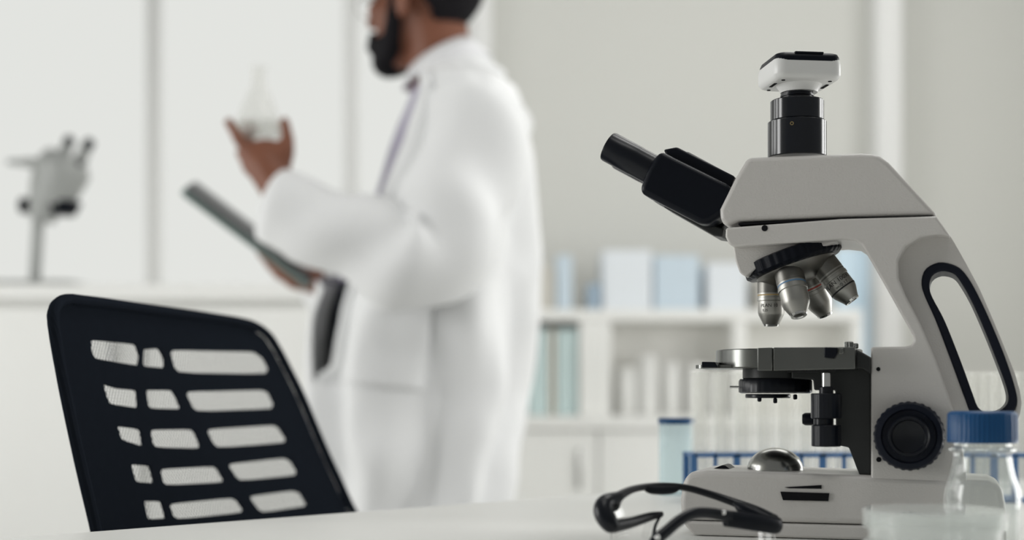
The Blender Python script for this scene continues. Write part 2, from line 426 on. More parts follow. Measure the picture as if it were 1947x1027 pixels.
b = B(); bp = poly([(1492, 926.5), (1562, 922.5), (1562, 929.5), (1500, 928.5)], YN - 0.001); prism(b, bp, YN - 0.0016, YN + 0.004); obj('base_slot', b, M_seam, scope)
b = B(); prism(b, poly([(1352, 893), (1378, 883), (1384, 884), (1397, 894), (1396, 897), (1352, 896)], 0.0), -0.012, 0.014); obj('power_switch', b, M_black, scope, bevel=0.0006)
for (a, c, r) in ((1454, 434, 6), (1670, 702, 4), (1671, 874, 5)):
    b = B(); p = P3(a, c, YN); lathe(b, [(rad(2 * r, a, YN), 0), (rad(2 * r, a, YN), 0.0006)], axis_mat(p + Vector((0, 0.0002, 0)), (0, -1, 0)), n=20)
    obj('screw', b, M_seam, scope)
# lamp dome
cx, cz = U(1474, 899, 0.0); R = rad(107, 1474, 0.0)
prof = [(R, -0.002), (R, 0.002)] + [(R * math.cos(t * PI / 2 / 12), 0.002 + (R * 0.80) * math.sin(t * PI / 2 / 12)) for t in range(1, 12)] + [(1e-5, 0.002 + R * 0.80)]
obj('lamp_dome', lathe(B(), prof, Matrix.Translation((cx, 0, cz)), n=64), M_dome, scope)
# photo tube
def vcyl(name, px, pyt, pyb, wpx, m, y=0.0, prof=None, n=64, parent=scope, rfun=None):
    cx, zt = U(px, pyt, y); _, zb = U(px, pyb, y); R = rad(wpx, px, y)
    b = B()
    if prof is None:
        e = min(0.0006, (zt - zb) / 4)
        lathe(b, [(R - e, zb), (R, zb + e), (R, zt - e), (R - e, zt)], Matrix.Translation((cx, y, 0)), n=n, rfun=rfun)
    else:
        lathe(b, [(R * r, zb + (zt - zb) * h) for r, h in prof], Matrix.Translation((cx, y, 0)), n=n, rfun=rfun)
    return obj(name, b, m, parent)
vcyl('photo_tube', 1515.5, 232, 300, 112, M_gloss)
vcyl('photo_tube_collar', 1515.5, 192, 231.4, 102, M_gloss)
vcyl('camera_adapter', 1515.5, 178, 192.5, 64, M_bsatin, prof=[(1, 0), (1, .35), (.93, .4), (.93, .5), (1, .55), (1, .75), (.95, .8), (.95, 1)])
p = P3(1506, 235, -0.0195); b = B(); lathe(b, [(0.0013, 0), (0.0013, 0.0012), (0.0007, 0.0012), (0.0007, 0.0004)], axis_mat(p, (0, -1, 0)), n=20); obj('screw', b, M_brass, scope)
# camera on top
cxm, zb = U(1519, 163, -0.0); _, zt = U(1519, 98, -0.023)
Mc = Matrix.Translation((cxm, 0, 0)) @ Matrix.Rotation(math.radians(24), 4, 'Z')
_, zm = U(1519, 119, -0.023)
hc = 0.0237
camo = obj('digital_camera', rrloft(B(), [(zb, hc - 0.0032, hc - 0.0032, 0.007), (zb + 0.0009, hc - 0.0014, hc - 0.0014, 0.007), (zb + 0.003, hc - 0.0002, hc - 0.0002, 0.007), (zb + 0.004, hc, hc, 0.007), (zm, hc, hc, 0.007), (zm + 0.003, hc - 0.0006, hc - 0.0006, 0.007)], Mc), M_camw, scope)
obj('camera_lid', rrloft(B(), [(zm + 0.0005, hc - 0.0008, hc - 0.0003, 0.007), (zm + 0.0035, hc - 0.0009, hc - 0.0002, 0.007), (zt - 0.003, hc - 0.0011, hc - 0.0003, 0.007), (zt - 0.0008, hc - 0.002, hc - 0.002, 0.006), (zt, hc - 0.004, hc - 0.004, 0.005)], Mc), M_black, camo)
b = B(); box2(b, (-0.010, -hc + 0.001, zt - 0.0012), (0.010, -hc + 0.006, zt + 0.0002), Mc); obj('lid_ridge', b, M_black, camo, bevel=0.0004)
for sx, sy in ((-1, -1), (1, -1), (-1, 1), (1, 1)):
    b = B(); lathe(b, [(0.0013, 0), (0.0013, 0.0006)], Mc @ Matrix.Translation((sx * 0.0165, sy * 0.0165, zb - 0.0004)), n=16); obj('screw', b, M_seam, camo)
for sx in (-1, 1):
    b = B(); box2(b, (sx * 0.0185 - 0.001, -0.006, zb - 0.0004), (sx * 0.0185 + 0.001, 0.006, zb + 0.001), Mc); obj('vent_slot', b, M_seam, camo)
zn = U(1519, 177, 0.0)[1]
b = B(); lathe(b, [(0.0128, zn), (0.0135, zn + 0.002), (0.0165, zb + 0.0006)], Mc, n=48); obj('camera_flange', b, M_camw, camo)
# binocular head
def housing(y0, y1, name='binocular_housing'):
    b = B(); prism(b, poly([(1255, 286), (1388, 352), (1396, 372), (1380, 405), (1350, 425), (1334, 428), (1216, 366), (1219, 352), (1233, 318)], -0.030), y0, y1)
    return obj(name, b, M_black, scope, bevel=0.004, seg=4)
housing(-0.031, -0.003); housing(0.004, 0.031)
b = B(); prism(b, poly([(1262, 285), (1288, 280), (1398, 336), (1388, 362), (1280, 320)], -0.02), -0.022, 0.022); obj('binocular_bridge', b, M_black, scope, bevel=0.0015)
b = B(); prism(b, poly([(1290, 292), (1310, 290), (1396, 336), (1390, 345)], -0.012), -0.016, 0.016); obj('bridge_cover', b, M_brack, scope, bevel=0.001)
b = B(); prism(b, poly([(1257, 386), (1262, 394), (1357, 448), (1372, 450), (1375, 434), (1346, 424), (1262, 378)], -0.012), -0.010, 0.024); obj('binocular_plate', b, M_brack, scope, bevel=0.001)
for y in (-0.0165, 0.0195):
    a = P3(1156.5, 278.5, -0.0165); c = P3(1262, 335, -0.0165); a.y = y; c.y = y
    d = (c - a); L = d.length; r = rad(57, 1200, -0.0165)
    b = B(); lathe(b, [(r * 0.72, 0.001), (r * 0.8, -0.0003), (r * 0.96, 0), (r, 0.0012), (r, L * .5), (r * .985, L * .52), (r * .985, L)], axis_mat(a, d), n=48)
    e = obj('eyepiece', b, M_bsatin, scope)
    b = B(); lathe(b, [(r * 0.7, 0.0004), (1e-5, 0.0012)], axis_mat(a, d), n=32); obj('eye_lens', b, M_chrome, e)
    b = B(); q = a + d * 0.80; lathe(b, [(r * 1.18, 0), (r * 1.2, 0.001), (r * 1.2, 0.006), (r * 1.1, 0.007)], axis_mat(q, d), n=48); obj('eyepiece_collar', b, M_black, e)
# nosepiece
tx, tz = U(1511, 506, 0.0); tc = Vector((tx, 0, tz)); TA = math.radians(18.5)
ax = Vector((math.sin(TA), 0, -math.cos(TA)))       # pointing down, out of the turret
b = B(); prism(b, poly([(1394, 465), (1598, 455), (1592, 462), (1500, 492), (1436, 514), (1420, 528), (1408, 520), (1400, 498)], -0.02), -0.024, 0.024); obj('nosepiece_mount', b, M_white, scope, bevel=0.006, seg=4)
RR = rad(186, 1508, 0.0)
knurl = lambda a, k: 1 + (0.02 if (int(a / (2 * PI) * 72) % 2 == 0 and k in (1, 2)) else 0)
b = B(); lathe(b, [(RR * .93, -0.010), (RR, -0.009), (RR, -0.0015), (RR * .95, 0.0005), (RR * .80, 0.001)], axis_mat(tc, ax), n=144, rfun=knurl); obj('nosepiece_ring', b, M_black, scope)
b = B(); lathe(b, [(RR * .84, 0), (RR * .82, 0.002), (RR * .62, 0.008), (RR * .35, 0.012), (1e-4, 0.013)], axis_mat(tc, ax), n=64); nose = obj('nosepiece_turret', b, M_objdark, scope)
e1 = Vector((-math.cos(TA), 0, -math.sin(TA)))       # toward the front, across the turret face
e2 = Vector((0, -1, 0))
AL = math.radians(18.5)
def objective(phi, L, rscale, ringm, texts=(), tipdark=False):
    out = e1 * math.cos(phi) + e2 * math.sin(phi)
    d = (ax * math.cos(AL) + out * math.sin(AL) * (-1 if False else 1)).normalized()
    # the working one hangs upright: turret axis leans back, so its own lean cancels it
    p = tc + out * (RR * 0.53) + ax * 0.002
    r = 0.0095 * rscale
    Ma = axis_mat(p, d)
    b = B(); lathe(b, [(r * .90, -0.003), (r * .90, 0.003), (r, 0.0036), (r, L * .42), (r * 1.04, L * .425), (r * 1.04, L * .49), (r * .98, L * .50), (r * .98, L * .74), (r * .92, L * .80), (r * .62, L * .965), (r * .58, L * .985), (r * .50, L)], Ma, n=56)
    o = obj('objective', b, M_obj, scope, angle=25)
    b = B(); lathe(b, [(r * 1.012, L * .36), (r * 1.012, L * .39)], Ma, n=56, cap=False)
    k = obj('magnification_ring', b, ringm, o)
    b = B(); lathe(b, [(r * .60, L * .985), (r * .56, L + .0008), (r * .42, L + .0008), (r * .36, L * .99)], Ma, n=40, cap=False); obj('tip_ring', b, M_chrome, o)
    b = B(); lathe(b, [(r * .42, L * .992), (r * .2, L + .0002), (1e-5, L + .0006)], Ma, n=32); obj('front_lens', b, M_objdark, o)
    b = B(); lathe(b, [(r * 1.02, 0.0), (r * 1.02, L * .33)], Ma, n=56, cap=False); obj('objective_sleeve', b, M_objdark, o)
    Minv = Ma.to_3x3().inverted()
    vloc = Minv @ Vector((0, -1, 0)); a0 = math.atan2(vloc.y, vloc.x)
    for (s, size, h, da, rr) in texts:
        def fm(x, y, h=h, da=da, rr=rr):
            # words run round the barrel, tops toward the mount
            aa = a0 + da - x / (r * rr)
            return Ma @ Vector(((r * rr + .00012) * math.cos(aa), (r * rr + .00012) * math.sin(aa), L * h - y))
        b = B(); text_to(b, s, size, fm); obj('engraved_lettering', b, M_ink, o, smooth=False)
    return o, Ma, r, L
oa = objective(0.0, 0.0335, 0.98, M_yel, [('PLAN 10', 0.0034, .60, 0.05, .985), ('0.25', 0.0024, .70, 0.35, .985)])
ob = objective(math.radians(78), 0.0355, 1.02, M_blu)
occ = objective(math.radians(176), 0.0355, 1.0, M_objdark, [('PLAN 100X/', 0.0044, .565, 0.0, .985), ('∞/0.17', 0.0034, .675, -0.15, .985)])
od = objective(math.radians(-104), 0.0365, 0.98, M_red)
b = B(); lathe(b, [(occ[2] * .99, occ[3] * .715), (occ[2] * .99, occ[3] * .745)], occ[1], n=56, cap=False); obj('black_band', b, M_ink, occ[0])
# stage
xl, zt = U(1345, 663, -0.045); xr_, _ = U(1632, 661, -0.045); zt = U(1500, 662, -0.045)[1]; zb_ = U(1500, 700, -0.045)[1]
Ms = Matrix.Translation(((xl + xr_) / 2, 0.0, 0))
obj('stage', rrloft(B(), [(zb_ + .0006, (xr_ - xl) / 2 - .0006, .0444, .040), (zb_ + .0012, (xr_ - xl) / 2, .045, .040), (zt - .0006, (xr_ - xl) / 2, .045, .040), (zt, (xr_ - xl) / 2 - .0006, .0444, .040)], Ms, seg=10), M_stage, scope)
x0_, z0_ = U(1322, 701, -0.03); _, z1_ = U(1322, 689, -0.03)
b = B(); rrloft(b, [(z0_, 0.05, .036, .008), (z0_ + 0.0024, 0.05, .036, .008)], Matrix.Translation((x0_ + 0.05, 0, 0))); obj('stage_plate', b, M_stage, scope)
b = B(); prism(b, poly([(1335, 688), (1360, 688.5), (1366, 699), (1335, 699)], -0.04), -0.042, -0.02); obj('stage_clip', b, M_black, scope, bevel=0.0006)
b = B(); prism(b, poly([(1441, 662), (1469, 661), (1469, 705), (1441, 705)], -0.050), -0.052, -0.0445); obj('stage_carriage', b, M_stage, scope, bevel=0.0005)
b = B(); prism(b, poly([(1471, 661), (1626, 660), (1626, 702), (1471, 705)], -0.050), -0.0515, -0.0445); obj('stage_carriage', b, M_stage, scope, bevel=0.0005)
b = B(); prism(b, poly([(1567, 660), (1592, 661), (1592, 672), (1586, 682), (1567, 680)], -0.056), -0.056, -0.050); obj('carriage_clamp', b, M_black, scope, bevel=0.0008)
b = B(); prism(b, poly([(1594, 662), (1604, 662), (1604, 673), (1594, 674)], -0.056), -0.055, -0.051); obj('carriage_clamp', b, M_stage, scope, bevel=0.0006)
teeth = lambda a, k: 1 + (0.06 if int(a / (2 * PI) * 48) % 2 else 0)
vcyl('stage_screw', 1614, 650, 662, 17, M_stage, y=-0.046, n=96, rfun=teeth); vcyl('stage_screw', 1627, 653, 663, 10, M_stage, y=-0.035, n=96, rfun=teeth)
b = B(); prism(b, poly([(1626, 663), (1655, 680), (1655, 712), (1640, 703), (1626, 702)], -0.04), -0.042, 0.03); obj('stage_rear_block', b, M_brack, scope, bevel=0.0015)
b = B(); xa_, za_ = U(1496, 708, -0.046); xb_, zb2 = U(1588, 700, -0.046)
box2(b, (xa_, -0.046, za_ + .001), (xb_, -0.040, zb2))
nt_ = 34
for i in range(nt_):
    xx = xa_ + (xb_ - xa_) * (i + .5) / nt_; box2(b, (xx - .0003, -0.0468, za_), (xx + .0003, -0.0398, zb2 - .001))
obj('gear_rack', b, M_brack, scope, smooth=False)
vcyl('control_shaft', 1571, 708, 738, 18, M_chrome, y=-0.046)
vcyl('control_shaft', 1571, 734, 850, 10, M_bsatin, y=-0.046)
vcyl('shaft_collar', 1571, 735, 751, 27, M_bsatin, y=-0.046)
vcyl('stage_knob', 1571, 748, 796, 58, M_bsatin, y=-0.046, n=96, rfun=lambda a, k: 1 + (0.012 if int(a / (2 * PI) * 48) % 2 else 0))
vcyl('shaft_collar', 1566, 795, 809, 38, M_bsatin, y=-0.046)
vcyl('stage_knob', 1571, 808, 849, 56, M_bsatin, y=-0.046, n=96, rfun=lambda a, k: 1 + (0.012 if int(a / (2 * PI) * 48) % 2 else 0))
b = B(); prism(b, poly([(1505, 703), (1656, 700), (1656, 904), (1634, 903), (1614, 851), (1590, 846), (1588, 742), (1548, 742), (1546, 722), (1505, 720)], -0.025), -0.026, 0.026); obj('stage_bracket', b, M_brack, scope, bevel=0.001)
a = P3(1538, 797, 0.034); b = B(); lathe(b, [(0.0042, 0), (0.0046, 0.002), (0.0046, 0.016), (0.0035, 0.018)], axis_mat(a + Vector((0.0135, 0, 0)), (-1, 0, 0)), n=32); obj('condenser_knob', b, M_black, scope)
# condenser
vcyl('condenser', 1478, 702, 722, 132, M_brack, prof=[(.96, 0), (1, .15), (1, 1)])
vcyl('condenser_ring', 1474, 721, 748, 138, M_bsatin, n=120, prof=[(.94, 0), (1, .08), (1, .85), (.97, 1)], rfun=lambda a, k: 1 + (0.008 if int(a / (2 * PI) * 60) % 2 and k in (1, 2) else 0))
vcyl('filter_holder', 1460, 749.5, 757, 86, M_bsatin)
a = P3(1388, 736, -0.005); b = B(); lathe(b, [(0.0008, 0), (0.0008, 0.014)], axis_mat(a, (1, 0, 0)), n=12); obj('iris_lever', b, M_chrome, scope)
for px_, y0p, y1p in ((1444, 754, 764), (1474, 757, 767), (1512, 750, 760)):
    vcyl('condenser_screw', px_, y0p, y1p, 8, M_black, y=-0.012, n=16)
# focus knobs
kc = P3(1729, 829, -0.05)
gear = lambda a, k: 1 + (0.022 if (int(a / (2 * PI) * 60) % 2 and k in (2, 3)) else 0)
for side, nm in ((-1, 'near'), (1, 'far')):
    r = rad(134, 1729, -0.055); y0 = side * (-YN)
    Mk = axis_mat(Vector((kc.x, y0, kc.z)), (0, side, 0))
    b = B(); lathe(b, [(r * .8, -0.002), (r * .9, 0.001), (r, 0.003), (r, 0.020), (r * .95, 0.0225), (r * .80, 0.023), (r * .76, 0.021), (r * .64, 0.021)], Mk, n=180, rfun=gear)
    k_ = obj('coarse_focus_knob', b, M_rubber, scope)
    b = B(); lathe(b, [(r * .60, 0.018), (r * .60, 0.030), (r * .56, 0.0325), (r * .50, 0.0325), (r * .46, 0.030), (r * .15, 0.0285), (1e-5, 0.0285)], Mk, n=72)
    obj('fine_focus_knob', b, M_bsatin, scope)

# ------------------------------------------------------------ clear bottle with ribbed blue cap (front right)
D = 0.85; k = FPX / D
bx = (1868 - 973.5) / k
bot = thing('bottle', 'clear glass bottle with ribbed blue screw cap standing before the microscope', 'bottle', (bx, D, ZT))
zz = lambda py: ZC - ZT + (HOR - py) / k
def zat(py, D): return ZC - ZT + (HOR - py) / FPX * D
R = 0.0225
outer = [(0.0195, 0.0008), (R, 0.004), (R, zz(945)), (R * .97, zz(928)), (R * .85, zz(905)), (R * .78, zz(885)), (0.0165, zz(866)), (0.0168, zz(862)), (0.0192, zz(857)), (0.0192, zz(853)), (0.0165, zz(849)), (0.0162, zz(800))]
inner = [(max(r - 0.0017, 0.001), z + (0.0015 if i < 2 else 0)) for i, (r, z) in enumerate(outer)][::-1] + [(1e-5, 0.003)]
b = B(); lathe(b, outer + inner, n=64, cap=True); obj('bottle_glass', b, M_glass, bot)
rib = lambda a, k: 1 + (0.028 if (int(a / (2 * PI) * 96) % 2 and k in (2, 3)) else 0)
rc = 65 / k * 0.985
b = B(); lathe(b, [(rc * .95, zz(842)), (rc * 1.015, zz(841)), (rc * .985, zz(832)), (rc * .975, zz(788)), (rc * .95, zz(784)), (rc * .88, zz(782)), (1e-5, zz(782))], n=192, rfun=rib)
obj('cap', b, M_cap, bot, angle=50)
# ------------------------------------------------------------ petri dishes
D = 0.78
px0 = 1777; rD = 0.0385
for i in range(2):
    z0 = ZT + i * 0.0174 + 0.0003
    t = thing('petri_dish', ('clear lidded petri dish on the desk carrying another dish' if i == 0 else 'clear lidded petri dish stacked on top of another dish'), 'petri dish', ((px0 - 973.5) / FPX * D, D, z0), 0, 'petri dishes stacked in the front corner')
    b = B(); lathe(b, [(1e-5, 0), (rD - .003, 0), (rD - .003, 0.0125), (rD - .0042, 0.0125), (rD - .0042, 0.0013), (1e-5, 0.0013)], n=72, cap=False); obj('dish', b, M_dish, t)
    b = B(); lathe(b, [(rD, 0.0065), (rD, 0.0155), (rD - .0012, 0.0165), (1e-5, 0.0165), (1e-5, 0.0153), (rD - .0014, 0.0153), (rD - .0012, 0.0065), (rD, 0.0065)], n=72, cap=False); obj('lid', b, M_dish, t)

# ------------------------------------------------------------ safety glasses
gl = thing('safety_glasses', 'black framed clear safety glasses lying folded on the desk before the microscope', 'glasses', W(1310, 1020, 0.86) * 1.0)
gl.location.z = ZT
def G(px, py, D): return W(px, py, D) - gl.location
brow = [G(1162, 962, .835), G(1175, 945, .842), G(1205, 930, .855), G(1250, 924, .872), G(1300, 927, .885), G(1350, 940, .89), G(1400, 957, .888), G(1440, 972, .88), G(1470, 988, .868)]
b = B(); tube(b, brow, [.0042, .0030, .0022, .0021, .0022, .0024, .0027, .003, .0034], n=14, flat=1.3); obj('brow_bar', b, M_bsatin, gl)
b = B(); tube(b, [G(1225, 927, .861), G(1240, 932, .866), G(1275, 932, .876), G(1290, 928, .880)], [.0015, .0026, .0026, .0015], n=12); obj('nose_bridge', b, M_black, gl)
b = B(); tube(b, [G(1395, 955, .882), G(1412, 967, .878), G(1440, 978, .872), G(1466, 986, .868)], [.001, .0036, .003, .002], n=12); obj('side_block', b, M_black, gl)
b = B(); tube(b, [G(1178, 944, .838), G(1152, 957, .832), G(1148, 975, .828), G(1160, 996, .825), G(1172, 1003, .826)], [.0032, .0054, .0060, .0054, .0036], n=16); obj('corner_block', b, M_bsatin, gl)
b = B(); tube(b, [G(1168, 1001, .826), G(1200, 994, .838), G(1235, 983, .853), G(1258, 978, .865)], [.0040, .0034, .0028, .0018], n=12, flat=.8); obj('temple', b, M_bsatin, gl)
b = B(); tube(b, [G(1473, 992, .862), G(1476, 999, .858), G(1440, 994, .85), G(1380, 986, .84)], [.0036, .0052, .0054, .0050], n=14, flat=.7); obj('temple_sleeve', b, M_black, gl)
b = B(); tube(b, [G(1388, 983, .84), G(1350, 976, .833), G(1318, 977, .826), G(1292, 990, .82), G(1268, 1010, .815), G(1246, 1030, .81), G(1238, 1050, .808)], [.0036, .0033, .0034, .0035, .0036, .0038, .0030], n=14, flat=.8); obj('temple', b, M_bsatin, gl)
b = B(); ball(b, G(1376, 975, .833), .0014); obj('screw', b, M_chrome, gl)
b = B(); ball(b, G(1250, 1022, .806), .0016); obj('screw', b, M_chrome, gl)
# lens sheet hanging from the brow bar
b = B(); P = catmull(brow, 4); rows = []
for j in range(9):
    t = j / 8; row = []
    for i, p in enumerate(P):
        s = i / (len(P) - 1); drop = (p.z - 0.0015) * t * (0.55 + .45 * abs(math.cos(PI * (s * 1.0 - .25) * 2)) if False else t and 1)
        row.append(Vector((p.x, p.y - 0.006 * math.sin(t * PI / 2), p.z - (p.z - 0.0012) * t)))
    rows.append(row)
loft(b, rows, closed=False, cap=False)
obj('lens', b, M_lens, gl, mods=solid(0.0016))
b = B(); tube(b, [G(1243, 985, .86), G(1232, 1000, .856), G(1226, 1022, .852)], [.0014, .0022, .0022], n=10); obj('nose_pad', b, M_lens, gl)
b = B(); tube(b, [G(1256, 980, .86), G(1246, 1000, .853), G(1243, 1018, .845)], [.0008, .001, .0012], n=10); obj('nose_wire', b, M_black, gl)

# ------------------------------------------------------------ tube rack with test tubes (behind the microscope)
D = 1.30; px0, px1 = 1312, 1950
xa, xb = (px0 - 973.5) / FPX * D, (px1 - 973.5) / FPX * D
rack = thing('tube_rack', 'blue plastic test tube rack standing behind the microscope', 'rack', ((xa + xb) / 2, D, ZT))
L = xb - xa; n = 16; pitch = L / n; zp = zat(861, D)
b = B()
for y in (-0.028, 0, 0.028): box2(b, (-L / 2, y - .0018, zp - .003), (L / 2, y + .0018, zp))
for i in range(n + 1):
    x = -L / 2 + i * pitch; box2(b, (x - .0015, -0.028, zp - .003), (x + .0015, 0.028, zp))
obj('top_grid', b, M_rack, rack, bevel=0.0005)
b = B(); box2(b, (-L / 2, -0.03, 0), (L / 2, 0.03, 0.003)); obj('bottom_plate', b, M_rack, rack, bevel=0.0008)
for i in list(range(n + 1)):
    for y in ((-0.028, 0.028) if i in (0, n) else (-0.028,)):
        x = -L / 2 + i * pitch
        b = B(); box2(b, (x - (.003 if i % 2 == 0 else .0016), y - .0018, 0.0025), (x + (.003 if i % 2 == 0 else .0016), y + .0018, zp)); obj('post', b, M_rack, rack)
b = B(); rt = pitch * 0.40; ht = zat(706, D) - 0.004
prof = [(1e-5, 0)] + [(rt * math.sin(t * PI / 12), rt * (1 - math.cos(t * PI / 12))) for t in range(1, 7)] + [(rt, ht - .003), (rt * 1.12, ht - .003), (rt * 1.12, ht), (rt * .88, ht), (rt * .88, rt)]
lathe(b, prof, n=20, cap=False)
tb = obj('test_tube', b, M_tube)
ORD = 'first second third fourth fifth sixth seventh eighth ninth tenth eleventh twelfth thirteenth fourteenth fifteenth sixteenth'.split()
cnt = 0
for j, y in enumerate((-0.014, 0.014)):
    for i in range(n):
        o = tb if cnt == 0 else tb.copy()
        if cnt: C.objects.link(o)
        rx = rack.location.x - L / 2 + (i + .5) * pitch
        o.location = (rx, D + y, ZT + 0.0035)
        tag(o, 'clear test tube in the %s row of the blue rack, %s from the sample jar' % ('near' if j == 0 else 'far', ORD[i]), 'test tube', 'clear test tubes in the %s row of the blue rack' % ('near' if j == 0 else 'far'))
        cnt += 1
# pale jar with blue lid
D = 1.38; jx = (1286 - 973.5) / FPX * D; r = 33 / FPX * D
jar = thing('sample_jar', 'pale aqua sample jar with thin blue lid beside the tube rack', 'jar', (jx, D, ZT))
h = zat(806, D)
b = B(); lathe(b, [(r * .92, 0), (r, .002), (r, h - .001), (r * .95, h)], n=48); obj('jar_body', b, M_aqua, jar)
b = B(); lathe(b, [(r * .98, h - .0002), (r * 1.06, h + .0006), (r * 1.06, h + .0046), (r, h + .0055)], n=48); obj('lid', b, M_cap, jar)

# ------------------------------------------------------------ mesh back chair
def bil(u, v):
    TL, LL, TR, RL = W(105, 560, 1.07), W(190, 1010, 1.08), W(540, 618, 1.52), W(675, 970, 1.54)
    a = TL.lerp(LL, v); c = TR.lerp(RL, v); return a + (c - a) * u
def proj(P): return (973.5 + P.x / P.y * FPX, HOR - (P.z - ZC) / P.y * FPX)
def inv(px, py, F=bil):
    u, v = .5, .5
    for _ in range(30):
        p = proj(F(u, v)); a = proj(F(u + 1e-4, v)); c = proj(F(u, v + 1e-4))
        J = [[(a[0] - p[0]) / 1e-4, (c[0] - p[0]) / 1e-4], [(a[1] - p[1]) / 1e-4, (c[1] - p[1]) / 1e-4]]
        det = J[0][0] * J[1][1] - J[0][1] * J[1][0]; ex, ey = px - p[0], py - p[1]
        u += (J[1][1] * ex - J[0][1] * ey) / det; v += (-J[1][0] * ex + J[0][0] * ey) / det
    return (u, v)
ch = thing('office_chair', 'black mesh back office chair standing at the desk edge', 'chair', (-0.05, 1.36, 0))
def norm(u, v):
    e = 1e-3; return (bil(u, v + e) - bil(u, v)).cross(bil(u + e, v) - bil(u, v)).normalized()
if norm(.5, .5).x < 0: sgn = -1
else: sgn = 1
def surf(u, v, off=0.0):
    bow = 0.010 * (1 - (2 * u - 1) ** 2)      # slight hollow across the back
    return bil(u, v) + norm(.5, .5) * sgn * (off - bow) - ch.location
out_px = [(106, 605), (110, 585), (122, 572), (142, 566), (165, 567), (220, 571), (300, 580), (420, 597), (475, 608), (500, 618), (520, 635), (536, 661), (553, 695), (580, 752), (620, 848), (650, 915), (675, 970)]
out_uv = [inv(*p) for p in out_px]
out_uv += [(1.04, 1.25), (1.05, 1.55), (0.99, 1.80), (0.85, 1.9), (0.5, 1.92), (0.15, 1.9), (0.02, 1.8), (-0.01, 1.5), (0.0, 1.2)]
out_uv += [inv(190, 1010), inv(160, 885), inv(130, 748), inv(115, 668)]
S = lambda c: [(80 + x / 2.108, 540 + y / 2.108) for x, y in c]
holes = [S(c) for c in (
    [(190, 222), (375, 240), (392, 288), (385, 330), (205, 300), (192, 270)], [(402, 262), (470, 258), (490, 300), (492, 338), (398, 332)], [(505, 262), (850, 270), (885, 295), (908, 335), (900, 360), (530, 356)],
    [(237, 398), (300, 418), (380, 425), (385, 500), (262, 482)], [(410, 425), (525, 425), (560, 503), (422, 500)], [(568, 430), (885, 424), (908, 435), (930, 480), (922, 500), (605, 512)],
    [(295, 568), (395, 582), (405, 655), (312, 625)], [(427, 584), (608, 582), (640, 660), (442, 656)], [(652, 582), (930, 565), (950, 575), (980, 622), (970, 636), (690, 658)],
    [(350, 722), (433, 728), (450, 800), (370, 795)], [(467, 742), (698, 730), (735, 795), (482, 808)], [(737, 722), (975, 697), (1000, 712), (1024, 755), (1010, 768), (782, 790)],
    [(402, 870), (478, 870), (498, 940), (418, 945)], [(502, 882), (773, 856), (815, 915), (527, 945)], [(822, 852), (1010, 828), (1035, 838), (1062, 882), (1050, 892), (872, 918)])]
def fill_uv(loops, off, uvscale=None, cuts=0):
    bm = B(); edges = []
    for lp in loops:
        vs = [bm.verts.new((u, v, 0)) for u, v in lp]
        for i in range(len(vs)): edges.append(bm.edges.new((vs[i], vs[(i + 1) % len(vs)])))
    bmesh.ops.triangle_fill(bm, edges=edges, use_beauty=True, use_dissolve=False)
    for _ in range(cuts): bmesh.ops.subdivide_edges(bm, edges=bm.edges[:], cuts=1)
    bmesh.ops.triangulate(bm, faces=bm.faces[:])
    uvl = bm.loops.layers.uv.new('UVMap')
    for f in bm.faces:
        for l in f.loops: l[uvl].uv = (l.vert.co.x * .50, l.vert.co.y * .20)
    for v in bm.verts: v.co = surf(v.co.x, v.co.y, off)
    return bm
def shrink(lp, s):
    c = (sum(p[0] for p in lp) / len(lp), sum(p[1] for p in lp) / len(lp))
    return [(c[0] + (p[0] - c[0]) * s, c[1] + (p[1] - c[1]) * s) for p in lp]
def dens(lp, m):
    r = []
    for i in range(len(lp)):
        a, c = lp[i], lp[(i + 1) % len(lp)]
        for k in range(m): r.append((a[0] + (c[0] - a[0]) * k / m, a[1] + (c[1] - a[1]) * k / m))
    return r
hole_uv = [dens([inv(*p, F=lambda u, v: surf(u, v, -0.008) + ch.location) for p in h], 5) for h in holes]
hole_uv = [[tuple(Vector(h[i - 1]).lerp(Vector(h[(i + 1) % len(h)]), .5).lerp(Vector(h[i]), .65)) for i in range(len(h))] for h in hole_uv]
o = obj('back_lattice', fill_uv([dens(shrink(out_uv, .985), 3)] + hole_uv, -0.008, cuts=1), M_lattice, ch, smooth=False, mods=solid(0.003))
# knitted mesh with rows of round holes
mm = bpy.data.materials.new('black_chair_mesh'); mm.use_nodes = True; nt = mm.node_tree; pb = nt.nodes['Principled BSDF']
pb.inputs['Base Color'].default_value = (0.013, 0.016, 0.022, 1); pb.inputs['Roughness'].default_value = 0.6; pb.inputs['Specular IOR Level'].default_value = 0.0
uvn = nt.nodes.new('ShaderNodeUVMap'); sep = nt.nodes.new('ShaderNodeSeparateXYZ'); nt.links.new(uvn.outputs[0], sep.inputs[0])
def mth(op, a, b=None):
    n = nt.nodes.new('ShaderNodeMath'); n.operation = op
    for i, x in enumerate((a, b)):
        if x is None: continue
        if isinstance(x, (int, float)): n.inputs[i].default_value = x
        else: nt.links.new(x, n.inputs[i])
    return n.outputs[0]
PA, PB = 0.0052, 0.0056     # along the back, up the back (two staggered rows)
def holes_field(sh):
    a = mth('SUBTRACT', mth('FRACT', mth('ADD', mth('DIVIDE', sep.outputs[0], PA), sh)), 0.5)
    b = mth('SUBTRACT', mth('FRACT', mth('ADD', mth('DIVIDE', sep.outputs[1], PB), sh)), 0.5)
    a2 = mth('POWER', mth('DIVIDE', mth('ABSOLUTE', a), 0.39), 2.0); b2 = mth('POWER', mth('DIVIDE', mth('ABSOLUTE', b), 0.285), 2.0)
    return mth('LESS_THAN', mth('ADD', a2, b2), 1.0)
hole = mth('MAXIMUM', holes_field(0.0), holes_field(0.5))
nt.links.new(mth('SUBTRACT', 1.0, hole), pb.inputs['Alpha'])
